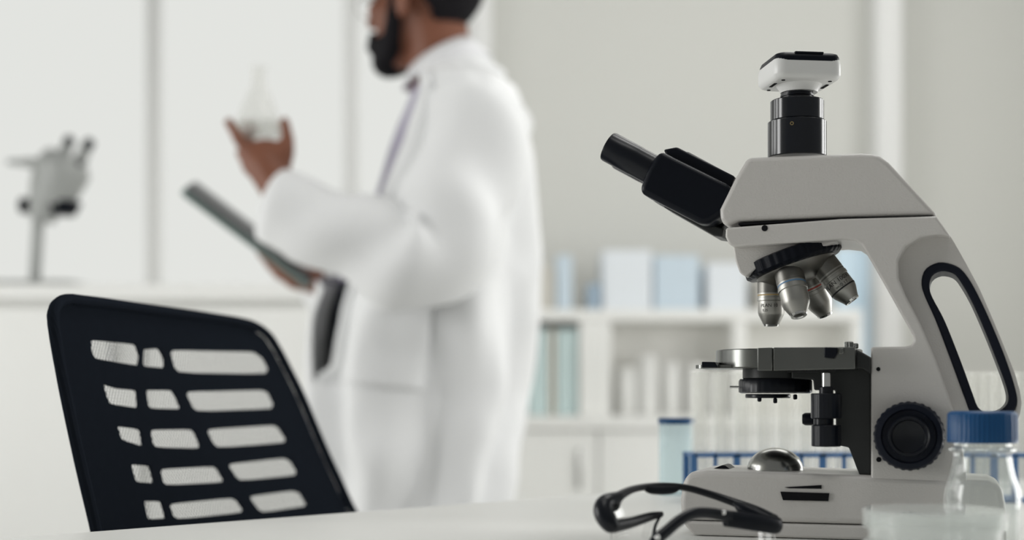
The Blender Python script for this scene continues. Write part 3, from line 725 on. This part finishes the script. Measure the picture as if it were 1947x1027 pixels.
obj('back_mesh', fill_uv([dens(out_uv, 3)], 0.0, cuts=1), mm, ch, smooth=True)
ring = [surf(u, v, -0.003) for u, v in out_uv]
b = B(); P = []
cl = ring + ring[:2]
tube(b, cl, 0.0045, n=10, m=5); obj('back_rim', b, M_lattice, ch)
# lower structure of the chair
cc = sum((surf(u, 1.9) for u in (.0, 1.0)), Vector()) / 2
fw = norm(.5, .5) * sgn; fw.z = 0; fw.normalize(); sd = Vector((-fw.y, fw.x, 0))
Mseat = Matrix.Translation(Vector((cc.x, cc.y, 0)) + fw * 0.26) @ Matrix(((fw.x, sd.x, 0, 0), (fw.y, sd.y, 0, 0), (0, 0, 1, 0), (0, 0, 0, 1)))
obj('seat', rrloft(B(), [(0.44, .20, .21, .07), (0.45, .23, .235, .08), (0.49, .235, .24, .08), (0.505, .215, .22, .08), (0.51, .16, .17, .08)], Mseat), M_black, ch)
b = B(); tube(b, [cc + fw * .10 + Vector((0, 0, 0)) * 0 + Vector((0, 0, 0.43 - cc.z)), cc - fw * .02 + Vector((0, 0, 0.46 - cc.z)), cc - fw * 0.028 + Vector((0, 0, .05)), cc - fw * .035 + Vector((0, 0, .12))], .018, n=12); obj('back_support', b, M_black, ch)
b = B(); lathe(b, [(.03, .10), (.03, .25), (.02, .26), (.02, .44)], Mseat, n=24); obj('gas_column', b, M_bsatin, ch)
for i in range(5):
    a = i * 2 * PI / 5; d = Vector((math.cos(a), math.sin(a), 0)); o0 = Mseat @ Vector((0, 0, 0))
    b = B(); tube(b, [o0 + Vector((0, 0, .12)), o0 + d * .15 + Vector((0, 0, .10)), o0 + d * .29 + Vector((0, 0, .07))], [.024, .02, .014], n=12); lg = obj('leg', b, M_black, ch)
    b = B(); lathe(b, [(.02, -.018), (.027, -.014), (.027, .014), (.02, .018)], axis_mat(o0 + d * .29 + Vector((0, 0, .028)), Vector((-d.y, d.x, 0))), n=24); obj('caster', b, M_bsatin, lg)

# ------------------------------------------------------------ scientist
DP = 2.47
per = thing('person', 'person in open white lab coat turned away, raising a glass flask and holding a tablet', 'person', (W(800, 500, DP).x, DP, 0))
PL = per.location.copy()
def Q(px, py, D=DP): return W(px, py, D) - PL
HM = Matrix.Translation(Q(806, 25, DP)) @ Matrix.Rotation(math.radians(-27), 4, 'Z') @ Matrix.Rotation(math.radians(0), 4, 'Y')
b = B()
# head, facing -x in its own frame, ear level at z 0
ball(b, (.012, 0, .052), (.096, .074, .088), HM); ball(b, (-.038, 0, -.004), (.052, .058, .078), HM); ball(b, (-.050, 0, -.058), (.042, .044, .036), HM)
ball(b, (-.070, 0, -.078), (.022, .024, .020), HM); ball(b, (-.078, 0, .040), (.016, .046, .012), HM)
capsule(b, HM @ Vector((-.088, 0, .028)), HM @ Vector((-.107, 0, -.006)), .008, .011); ball(b, (-.100, .010, -.010), (.010, .008, .007), HM); ball(b, (-.100, -.010, -.010), (.010, .008, .007), HM)
ball(b, (-.091, 0, -.034), (.010, .024, .007), HM); ball(b, (-.089, 0, -.046), (.010, .021, .008), HM)
for s in (-1, 1):
    ball(b, (-.066, s * .040, .002), (.022, .018, .022), HM)                                   # cheek bones
    E = HM @ Matrix.Translation((.002, s * .076, .004)) @ Matrix.Rotation(math.radians(s * 18), 4, 'Z')
    ball(b, (0, 0, 0), (.017, .006, .030), E); ball(b, (.004, s * .006, .004), (.018, .004, .030), E); ball(b, (-.002, 0, -.022), (.009, .006, .010), E)
capsule(b, Q(822, 30), Q(846, 160), .057, .058)
# trunk, pelvis and legs under the clothes
capsule(b, Q(865, 275), Q(850, 420), .105, .12); capsule(b, Q(850, 420), Q(805, 660), .12, .115)
for s in (-1, 1):
    hx, D_ = 800, DP + s * .095
    capsule(b, Q(hx, 660, D_), Q(795, 1090, D_), .075, .058); capsule(b, Q(795, 1090, D_), Vector((W(800, 0, DP).x + .02, D_, .09)) - PL, .056, .04)
# arms
SL = Q(900, 232, DP - .16); EL = Q(812, 520, 2.22); WL = Q(528, 358, 2.28)
SR = Q(890, 232, DP + .16); ER = Q(735, 560, 2.66); WR = Q(592, 530, 2.56)
capsule(b, SL, EL, .058, .045); capsule(b, EL, WL, .042, .028); capsule(b, SR, ER, .058, .045); capsule(b, ER, WR, .042, .027)
# left hand: cups the flask from below
DH = 2.29
def chain(pts, r0, r1):
    for i in range(len(pts) - 1):
        t0, t1 = i / (len(pts) - 1), (i + 1) / (len(pts) - 1)
        capsule(b, pts[i], pts[i + 1], r0 + (r1 - r0) * t0, r0 + (r1 - r0) * t1)
capsule(b, WL, Q(508, 318, DH), .029, .033); ball(b, Q(505, 305, DH + .004), (.042, .022, .036)); ball(b, Q(478, 292, DH + .006), (.018, .022, .020)); ball(b, Q(532, 300, DH - .004), (.020, .021, .028))
chain([Q(478, 290, DH), Q(455, 268, DH - .006), Q(446, 250, DH + .004), Q(435, 232, DH + .014)], .0105, .0085)           # index
chain([Q(484, 290, DH + .018), Q(462, 276, DH + .034), Q(458, 255, DH + .050), Q(470, 238, DH + .062)], .0105, .0085)     # middle
chain([Q(482, 298, DH + .028), Q(470, 285, DH + .050), Q(474, 264, DH + .068), Q(486, 247, DH + .074)], .010, .008)       # ring
chain([Q(480, 306, DH + .022), Q(462, 302, DH + .040), Q(456, 290, DH + .054), Q(466, 276, DH + .064)], .009, .0072)      # little
chain([Q(540, 315, DH - .006), Q(548, 285, DH - .010), Q(547, 262, DH - .006), Q(541, 232, DH + .002)], .0125, .0092)     # thumb
# right hand: under the tablet
DR = 2.53
capsule(b, WR, Q(565, 522, DR), .026, .028); ball(b, Q(556, 520, DR), (.036, .030, .017))
chain([Q(548, 512, DR - .020), Q(522, 492, DR - .022), Q(500, 470, DR - .022), Q(484, 457, DR - .020)], .0100, .0080)
chain([Q(545, 518, DR - .006), Q(522, 507, DR - .010), Q(504, 490, DR - .012), Q(494, 478, DR - .012)], .0100, .0082)
chain([Q(545, 524, DR + .010), Q(524, 515, DR + .008), Q(510, 502, DR + .006)], .0098, .0080)
chain([Q(550, 530, DR + .022), Q(532, 524, DR + .024), Q(519, 514, DR + .024)], .0088, .0070)
chain([Q(572, 512, DR - .026), Q(566, 492, DR - .034), Q(552, 474, DR - .030)], .0115, .0090)
obj('body', b, M_skin, per, mods=remesh(.0048, 5))
# eyes
for s in (-1, 1):
    b = B(); ball(b, (-.079, s * .031, .024), .011, HM); obj('eye', b, mat('eye_white', (0.6, 0.58, 0.55), 0.2), per)
# hair and beard
b = B(); bmesh.ops.create_icosphere(b, subdivisions=5, radius=1.0)
dele = []
for v in b.verts:
    x, y, z = v.co; X, Y, Z = .012 + x * .103, y * .081, .052 + z * .096
    line = .078 if X < -.052 else (.078 - (X + .052) / .026 * .055 if X < -.026 else (.040 if X < .026 else max(-.040, .040 - (X - .026) / .020 * .080)))
    if Z < line: dele.append(v)
    r = .0015 * noise.noise(Vector((X, Y, Z)) * 90)
    v.co = HM @ Vector((X + x * r, Y + y * r, Z + z * r))
bmesh.ops.delete(b, geom=dele, context='VERTS')
obj('hair', b, M_hair, per, mods=solid(0.010, off=-1))
b = B()
ball(b, (-.072, 0, -.080), (.029, .032, .026), HM); ball(b, (-.094, 0, -.031), (.010, .026, .006), HM); ball(b, (-.090, 0, -.062), (.012, .016, .012), HM)
for s in (-1, 1):
    def cp(p, q, r0, r1): capsule(b, HM @ Vector((p[0], s * p[1], p[2])), HM @ Vector((q[0], s * q[1], q[2])), r0, r1)
    cp((-.020, .066, .030), (-.026, .060, -.020), .008, .013); cp((-.026, .058, -.020), (-.040, .046, -.062), .014, .017); cp((-.040, .044, -.064), (-.072, .020, -.082), .018, .020)
    cp((-.094, .020, -.033), (-.082, .034, -.058), .007, .012); cp((-.082, .034, -.058), (-.05, .046, -.055), .013, .015)
obj('beard', b, M_hair, per, mods=remesh(.004, 4))
# spectacles
gs = thing('spectacles', 'thin wire spectacles worn low on the nose of the person', 'spectacles', PL)
for s in (-1, 1):
    cen = Vector((-.106, s * .033, .012)); pts = [HM @ (cen + Vector((abs(math.cos(a) * .0) + .012 * (abs(s * .024 * math.cos(a) + s * .033)) / .05, .024 * math.cos(a), .019 * math.sin(a)))) for a in [2 * PI * i / 16 for i in range(18)]]
    b = B(); tube(b, pts, .0011, n=8, m=2); obj('lens_rim', b, M_chrome, gs)
    b = B(); tube(b, [HM @ Vector((-.090, s * .058, .014)), HM @ Vector((-.04, s * .074, .016)), HM @ Vector((.004, s * .080, .018)), HM @ Vector((.02, s * .078, .006))], .0013, n=8); obj('temple', b, M_bsatin, gs)
b = B(); tube(b, [HM @ Vector((-.102, -.010, .012)), HM @ Vector((-.109, 0, .017)), HM @ Vector((-.102, .010, .012))], .0011, n=8); obj('bridge', b, M_chrome, gs)

# lab coat: trunk shell with a front opening, in rows down the picture
rows_px = [(150, 800, 950, .105), (175, 775, 985, .165), (205, 762, 1000, .195), (250, 742, 1008, .205), (300, 724, 1013, .205), (360, 706, 1016, .198), (420, 690, 1016, .190), (480, 668, 1016, .185),
           (540, 622, 1013, .185), (600, 606, 1008, .19), (660, 602, 1001, .195), (720, 602, 991, .20), (800, 606, 974, .205), (880, 612, 962, .21), (960, 616, 952, .212), (1060, 616, 946, .215), (1180, 616, 944, .217), (1320, 616, 944, .22)]
def interp(tab, y, k):
    for i in range(len(tab) - 1):
        if tab[i][0] <= y <= tab[i + 1][0]:
            t = (y - tab[i][0]) / (tab[i + 1][0] - tab[i][0]); t = t * t * (3 - 2 * t) if False else t
            return tab[i][k] + (tab[i + 1][k] - tab[i][k]) * t
    return tab[-1][k]
opening = [(150, -120, 50), (200, -120, 58), (300, -110, 60), (420, -90, 52), (500, -30, 46), (545, 26, 47), (600, 27, 46), (690, 27, 40), (740, 27, 31), (900, 28, 30), (1320, 27, 33)]
def trunk(y, phi, off=0.0, fold=1.0):
    xl, xr, hd = interp(rows_px, y, 1), interp(rows_px, y, 2), interp(rows_px, y, 3)
    c = Q((xl + xr) / 2, y); a = (xr - xl) / 2 / FPX * DP
    e = 0.88
    cx_, cy_ = -math.cos(phi), -math.sin(phi)
    sx = math.copysign(abs(cx_) ** e, cx_); sy = math.copysign(abs(cy_) ** e, cy_)
    am = .020 * min(1, max(0, (y - 200) / 300)) + .010 * min(1, max(0, (y - 560) / 300))
    f = fold * am * math.sin(7 * phi + 1.6 * math.sin(y / 160) + 2 * noise.noise(Vector((phi * 1.4, y / 260, 3)))) + fold * .008 * noise.noise(Vector((phi * 3, y / 90, 1)))
    if phi < 0.15 and phi > -0.9: f *= .4
    f = max(f, -.016) - .006
    return c + Vector((sx * (a + off + f), sy * (hd + off + f), 0))
b = B(); rows = []
ys = list(range(150, 1321, 15))
for y in ys:
    lo, hi = math.radians(interp(opening, y, 1)), math.radians(interp(opening, y, 2))
    n = 110; row = []
    for i in range(n + 1):
        phi = hi + (2 * PI - (hi - lo)) * i / n
        p = trunk(y, phi)
        if i in (0, n): p += Vector((-.004, -.004, 0))
        row.append(p)
    rows.append(row)
loft(b, rows, closed=False, cap=False)
# shoulder yoke rising to the collar
top = rows[0]
def ringpx(cx, cy, hw, hd, tilt, D_=DP, n=110):
    c = Q(cx, cy, D_); r = []
    for i in range(n + 1):
        lo, hi = math.radians(-120), math.radians(46)
        phi = hi + (2 * PI - (hi - lo)) * i / n
        x = -math.cos(phi); y = -math.sin(phi)
        r.append(c + Vector((x * hw / FPX * DP, y * hd, x * tilt / FPX * DP)))
    return r
yoke = [ringpx(838, 112, 62, .066, 34), ringpx(842, 128, 70, .072, 33), ringpx(852, 142, 82, .090, 20), ringpx(868, 148, 92, .100, 8)]
loft(b, yoke + [top], closed=False, cap=False)
def sleeve(bm, S_, E_, Wr, rs, re, rw, seed):
    def rf(t, th): return 1 + .10 * math.sin(30 * t + 2 * math.sin(th) + seed) * (1 if .12 < t < .93 else .2) + .05 * noise.noise(Vector((t * 7, math.cos(th), math.sin(th) + seed)))
    mid1 = S_.lerp(E_, .5); mid2 = E_.lerp(Wr, .5)
    tube(bm, [S_ + (S_ - E_) * .10, S_, mid1, E_.lerp(S_, .12), E_.lerp(Wr, .12), mid2, Wr], [rs * .80, rs, rs * .98, re * 1.02, re * 1.02, (re + rw) / 2, rw], n=28, m=7, rfun=rf)
sleeve(b, Q(912, 232, DP - .15), Q(822, 512, 2.23), Q(522, 392, 2.275), .088, .076, .060, 1)
sleeve(b, Q(895, 232, DP + .15), Q(735, 560, 2.66), Q(602, 536, 2.565), .085, .068, .050, 4)
coat = obj('lab_coat', b, M_coat, per, mods=solid(0.004))
# turned-down collar of the shirt round the neck
b = B(); colr = []
for (cx_, cy_, hw, hd, tl) in ((836, 112, 58, .062, 30), (836, 106, 60, .064, 32), (842, 120, 68, .070, 33), (850, 140, 84, .086, 30)):
    c = Q(cx_, cy_); colr.append([c + Vector((-math.cos(t) * hw / FPX * DP, -math.sin(t) * hd, -math.cos(t) * tl / FPX * DP)) for t in [2 * PI * i / 48 for i in range(48)]])
loft(b, colr, closed=True, cap=False); obj('shirt_collar', b, mat('white_collar', (0.80, 0.80, 0.82), .8), per, mods=solid(0.003))
# lapel rolled along the near front edge
b = B(); rowsL = []
for y in range(165, 486, 15):
    hi = math.radians(interp(opening, y, 2)); wd = .03 + .28 * math.sin(PI * min(1, (y - 150) / 345.0)) ** .7
    rowsL.append([trunk(y, hi - .02 + wd * t, .007 + .010 * math.sin(PI * t)) for t in (0, .25, .5, .75, 1)])
loft(b, rowsL, closed=False, cap=False); obj('lapel', b, M_coat, coat, mods=solid(0.004))
b = B(); rp = []
for y in range(560, 731, 10):
    rp.append([trunk(y + 14 * t, math.radians(62 + 34 * t), .006) for t in (0, .17, .33, .5, .67, .83, 1)])
loft(b, rp, closed=False, cap=False); obj('pocket', b, M_coat, coat, mods=solid(0.003))
b = B(); tube(b, [trunk(y, math.radians(interp(opening, y, 2)) + .02, .006) for y in range(545, 735, 20)], .009, n=10, m=3); obj('front_hem', b, M_coat, coat)
# shirt and trousers
b = B(); rs = []
for y in range(165, 546, 15):
    rs.append([trunk(y, 2 * PI * i / 64, -.020 + (.012 if y < 430 else 0), 0.3) for i in range(64)])
loft(b, rs); obj('shirt', b, M_shirt, per)
b = B(); rs = []
for y in range(530, 760, 15):
    rs.append([trunk(y, 2 * PI * i / 64, -.018, 0.2) for i in range(64)])
loft(b, rs)
for s in (-1, 1):
    D_ = DP + s * .085
    capsule(b, Q(785, 740, D_), Q(788, 1090, D_), .070, .065); capsule(b, Q(788, 1090, D_), Vector((W(805, 0, DP).x + .02, D_, .10)) - PL, .070, .065)
obj('trousers', b, M_trou, per, mods=remesh(.012, 3))
for s in (-1, 1):
    c = Vector((W(805, 0, DP).x, DP + s * .10, 0)) - PL
    b = B(); rrloft(b, [(.0, .13, .042, .04), (.02, .14, .048, .045), (.05, .13, .045, .04), (.08, .09, .04, .035), (.10, .06, .036, .03)], Matrix.Translation(c + Vector((-.03, 0, 0.001)))); obj('shoe', b, M_shoe, per)

# flask held up in the left hand
fb = W(492, 262, 2.315)
fl = thing('flask', 'clear conical glass flask held up in the raised hand', 'flask', fb)
s_ = 2.315 / FPX
prof = [(.030, .0005), (.038, .003), (.0405, .008), (.040, .014), (.030, 50 * s_), (.020, 80 * s_), (.0125, 98 * s_), (.0118, 112 * s_), (.0118, 130 * s_), (.0145, 133 * s_), (.0145, 136 * s_)]
b = B(); lathe(b, prof + [(r - .0016, z) for r, z in prof[::-1][1:-2]] + [(1e-5, .004)], n=48); obj('flask_glass', b, M_flask, fl)
b = B(); lathe(b, [(.030, .0042), (.0370, .006), (.0378, .013), (.0345, 28 * s_), (1e-5, 28 * s_)], n=40); obj('liquid', b, clear_mat('clear_liquid', (.96, .97, .96), .9, haze=.25, hazecol=(.92, .93, .9)), fl)
# tablet
ta, tb_ = W(358, 352, 2.44), W(592, 528, 2.50)
ct = (ta + tb_) / 2; X = (tb_ - ta); Lt = X.length; X.normalize()
Yv = Vector((0, 1, 0)); Yv = (Yv - X * Yv.dot(X)).normalized(); Zv = X.cross(Yv)
if Zv.z < 0: Zv = -Zv
Rm = Matrix((X, Yv, Zv)).transposed().to_4x4() @ Matrix.Rotation(math.radians(5), 4, 'X')
Mt = Rm
tab = thing('tablet', 'tablet computer in a grey green case gripped in the lower hand', 'tablet', ct)
obj('tablet_case', rrloft(B(), [(-.011, Lt / 2 - .002, .088, .012), (-.009, Lt / 2, .090, .013), (.0, Lt / 2, .090, .013)], Mt), M_tabback, tab)
obj('screen', rrloft(B(), [(.0, Lt / 2 - .002, .0885, .012), (.0045, Lt / 2 - .003, .088, .012)], Mt), M_black, tab)

# ------------------------------------------------------------ window bench with the stereo microscope
zb3 = ZC + (HOR - 548) / FPX * 3.25
bench = thing('lab_bench', 'high white bench under the bright windows', 'bench', (-1.3, 3.75, 0))
b = B(); box2(b, (-0.98, -0.62, zb3 - .035), (1.0, 0.82, zb3)); obj('worktop', b, M_cab, bench, bevel=.003)
b = B(); box2(b, (-0.96, -0.58, 0), (0.97, 0.82, zb3 - .035)); obj('carcass', b, M_cab, bench)
for i in range(4):
    b = B(); x = -0.95 + i * .48; box2(b, (x, -0.60, .10), (x + .47, -0.5802, zb3 - .05)); d = obj('cabinet_door', b, M_cab, bench, bevel=.002)
    b = B(); box2(b, (x + .40, -0.615, zb3 - .22), (x + .412, -0.6, zb3 - .10)); obj('door_handle', b, M_chrome, d, bevel=.002)
DS = 3.35
def V(px, py, D_=DS): return W(px, py, D_)
so = V(82, 545, DS); so.z = zb3
st = thing('stereo_microscope', 'small grey stereo microscope standing on the window bench', 'microscope', so)
def s3(px, py, dd=0): return V(px, py, DS + dd) - so
b = B(); rrloft(b, [(0, .11, .12, .03), (.012, .11, .12, .03), (.018, .10, .11, .03)], Matrix.Translation((0, 0, 0))); obj('base', b, M_scope, st)
b = B(); capsule(b, s3(66, 540), s3(74, 400), .014, .014); obj('pole', b, M_scope, st)
b = B(); tube(b, [s3(78, 420), s3(88, 385), s3(100, 345), s3(108, 320)], [.030, .040, .050, .045], n=20); obj('focus_arm', b, M_scope, st)
b = B(); tube(b, [s3(104, 390), s3(112, 350), s3(122, 318), s3(132, 298)], [.040, .056, .062, .046], n=24, flat=1.1); obj('optics_head', b, M_scope, st)
b = B(); tube(b, [s3(92, 330), s3(66, 312), s3(40, 309), s3(14, 308)], [.018, .014, .009, .006], n=14); obj('side_arm', b, M_scope, st)
for (a, c, e, f) in ((118, 305, 131, 268, ), (143, 325, 169, 273)):
    b = B(); capsule(b, s3(a, c), s3(e - (e - a) * .25, f + (c - f) * .25), .020, .013); t_ = obj('eyepiece_tube', b, M_scope, st)
    b = B(); capsule(b, s3(e - (e - a) * .18, f + (c - f) * .18), s3(e, f), .0125, .0135); obj('eyecup', b, M_black, st)
b = B(); lathe(b, [(.016, 0), (.019, .003), (.019, .028), (.016, .031)], axis_mat(s3(38, 391), (1, 0, 0)), n=32); obj('focus_knob', b, M_black, st)
b = B(); lathe(b, [(.026, -.03), (.030, -.027), (.042, -.002), (.042, .002), (.038, .004)], axis_mat(s3(120, 386), (0.03, 0, 1)), n=32); bmesh.ops.scale(b, vec=(1, 1, 1), verts=b.verts[:]); obj('objective_barrel', b, M_black, st)
b = B(); ball(b, s3(150, 312, -.03), .008); obj('zoom_knob', b, M_black, st)

# ------------------------------------------------------------ back counter, shelf unit and what stands there
zc1 = ZC + (HOR - 792) / FPX * 3.95
X4 = lambda px, D_: (px - 973.5) / FPX * D_
cw0, cw1 = X4(880, 3.95), X4(1645, 3.95)
cnt_ = thing('back_counter', 'long white counter along the back wall', 'counter', ((cw0 + cw1) / 2, 4.2, 0))
hwc = (cw1 - cw0) / 2
b = B(); box2(b, (-hwc, -0.27, zc1 - .035), (hwc, 0.39, zc1)); obj('worktop', b, M_cab, cnt_, bevel=.003)
b = B(); box2(b, (-hwc + .01, -0.24, 0), (hwc - .01, 0.39, zc1 - .035)); obj('carcass', b, M_cab, cnt_)
for i in range(3):
    w_ = (2 * hwc - .02) / 3; x = -hwc + .01 + i * w_
    b = B(); box2(b, (x + .003, -0.26, .10), (x + w_ - .003, -0.2402, zc1 - .04)); d = obj('cabinet_door', b, M_cab, cnt_, bevel=.002)
    b = B(); box2(b, (x + w_ - .06, -0.272, zc1 - .2), (x + w_ - .05, -0.26, zc1 - .09)); obj('door_handle', b, M_chrome, d, bevel=.002)
# shelf unit on the counter
DU = 4.08
zt1 = ZC + (HOR - 588) / FPX * DU; zt0 = ZC + (HOR - 610) / FPX * DU
u0, u1 = X4(985, DU), X4(1640, DU)
M_recess = mat('shelf_back_board', (0.88, 0.87, 0.83), .6, vary=.02)
un = thing('shelf_unit', 'white open shelf unit standing on the back counter', 'shelf', (0, DU, zc1 + .0005))
zo = zc1 + .0005
b = B(); box2(b, (u0, 0, zt0 - zo), (u1, .42, zt1 - zo)); obj('top_board', b, M_cab, un, bevel=.003)
for a, c in ((985, 1003), (1102, 1162), (1395, 1420), (1622, 1640)):
    b = B(); box2(b, (X4(a, DU), 0.002, 0), (X4(c, DU), .42, zt0 - zo - .0005)); obj('upright', b, M_cab, un, bevel=.002)
b = B(); box2(b, (u0, .155, 0.0005), (u1, .165, zt0 - zo - .001)); obj('back_board', b, M_recess, un)
def bx(name, label, cat, px0, px1, pt, D_, zbase, depth, m, group=None, bev=.004):
    x0, x1 = X4(px0, D_), X4(px1, D_); h = ZC + (HOR - pt) / FPX * D_ - zbase
    b = B(); box2(b, (-(x1 - x0) / 2, 0, 0), ((x1 - x0) / 2, depth, h))
    o = obj(name, b, m, None, bevel=bev); o.location = ((x0 + x1) / 2, D_, zbase + .0006)
    tag(o, label, cat, group); return o
M_boxb = mat('pale_blue_card', (0.62, 0.72, 0.80), .6, vary=.03); M_boxw = mat('white_card', (0.80, 0.84, 0.88), .6, vary=.02); M_boxg = mat('beige_card', (0.62, 0.60, 0.55), .7, vary=.04)
M_boxd = mat('slate_blue_plastic', (0.36, 0.46, 0.56), .5); M_teal = mat('pale_teal_binder', (0.66, 0.80, 0.80), .5, vary=.03); M_tan = mat('tan_binder', (0.60, 0.54, 0.46), .6)
bx('storage_box', 'beige storage box at the window end of the shelf unit top', 'box', 1006, 1055, 505, 4.2, zt1, .2, M_boxg, 'boxes on top of the shelf unit')
bx('storage_box', 'pale blue narrow box beside the beige storage box', 'box', 1058, 1088, 486, 4.2, zt1, .2, M_boxb, 'boxes on top of the shelf unit')
bx('storage_box', 'small slate blue box beside the big white box', 'box', 1118, 1142, 540, 4.2, zt1, .15, M_boxd, 'boxes on top of the shelf unit')
bx('storage_box', 'big bluish white box in the middle of the shelf top', 'box', 1146, 1240, 476, 4.2, zt1, .22, M_boxw, 'boxes on top of the shelf unit')
bx('storage_box', 'low pale blue box behind the microscope eyepieces', 'box', 1244, 1330, 486, 4.22, zt1, .2, M_boxb, 'boxes on top of the shelf unit')
bx('storage_box', 'grey white box behind the hanging objectives', 'box', 1345, 1420, 500, 4.2, zt1, .2, M_boxw, 'boxes on top of the shelf unit')
bx('storage_box', 'beige low box nearest the pale blue glazed strip', 'box', 1440, 1575, 530, 4.2, zt1, .2, M_boxg, 'boxes on top of the shelf unit')
for i, (a, c, m, t) in enumerate(((1006, 1024, M_teal, 'pale teal binder first from the shelf end panel'), (1026, 1043, M_teal, 'pale teal binder left of the tan binder'), (1045, 1056, M_tan, 'thin tan binder between the teal binders'), (1059, 1078, M_teal, 'pale teal binder right of the tan binder'), (1080, 1099, M_teal, 'pale teal binder touching the wide white upright'))):
    bx('binder', t, 'binder', a, c, 626, 4.10, zo, .125, m, 'binders in the narrow bay of the shelf unit', .002)
M_tub = mat('white_plastic_tub', (0.82, 0.82, 0.80), .45)
def tub(px, pt, w_, label, D_=4.15):
    x = X4(px, D_); h = ZC + (HOR - pt) / FPX * D_ - zo; r = w_ / 2 / FPX * D_
    t = thing('storage_jar', label, 'jar', (x, D_, zo + .0006), 0, 'white jars in the wide bay')
    b = B(); lathe(b, [(r * .9, 0), (r, .004), (r, h * .78), (r * .85, h * .84)], n=32); obj('jar_body', b, M_tub, t)
    b = B(); lathe(b, [(r * .92, h * .84), (r * .92, h * .98), (r * .86, h)], n=32); obj('lid', b, M_tub, t)
DJ = 4.17
tub(1192, 700, 36, 'short white jar beside the wide upright'); tub(1232, 676, 40, 'tallest white jar in the wide bay'); tub(1276, 690, 36, 'middle sized white jar in the wide bay')
tub(1322, 694, 38, 'white jar seen left of the microscope stage'); tub(1366, 706, 34, 'white jar seen just behind the microscope stage')

# housings of the fill lights added above the frame
for i, (cx, cy, cl) in enumerate(OVERHEAD_FILL):
    t = thing('overhead_fill_fixture', ['unseen fill light added above the wide shelf bay', 'unseen fill light added near the side column', 'unseen fill light added above the office chair', 'unseen fill light added above the desk corner', 'unseen fill light added between the desk and the back counter', 'unseen fill light added over the front edge of the desk'][i], 'light', (cx, cy, 2.94), 0, 'fill lights added above the frame')
    b = B(); box2(b, (-.5, -.32, .0), (.5, .32, .05)); obj('housing', b, M_frame, t, bevel=.004)
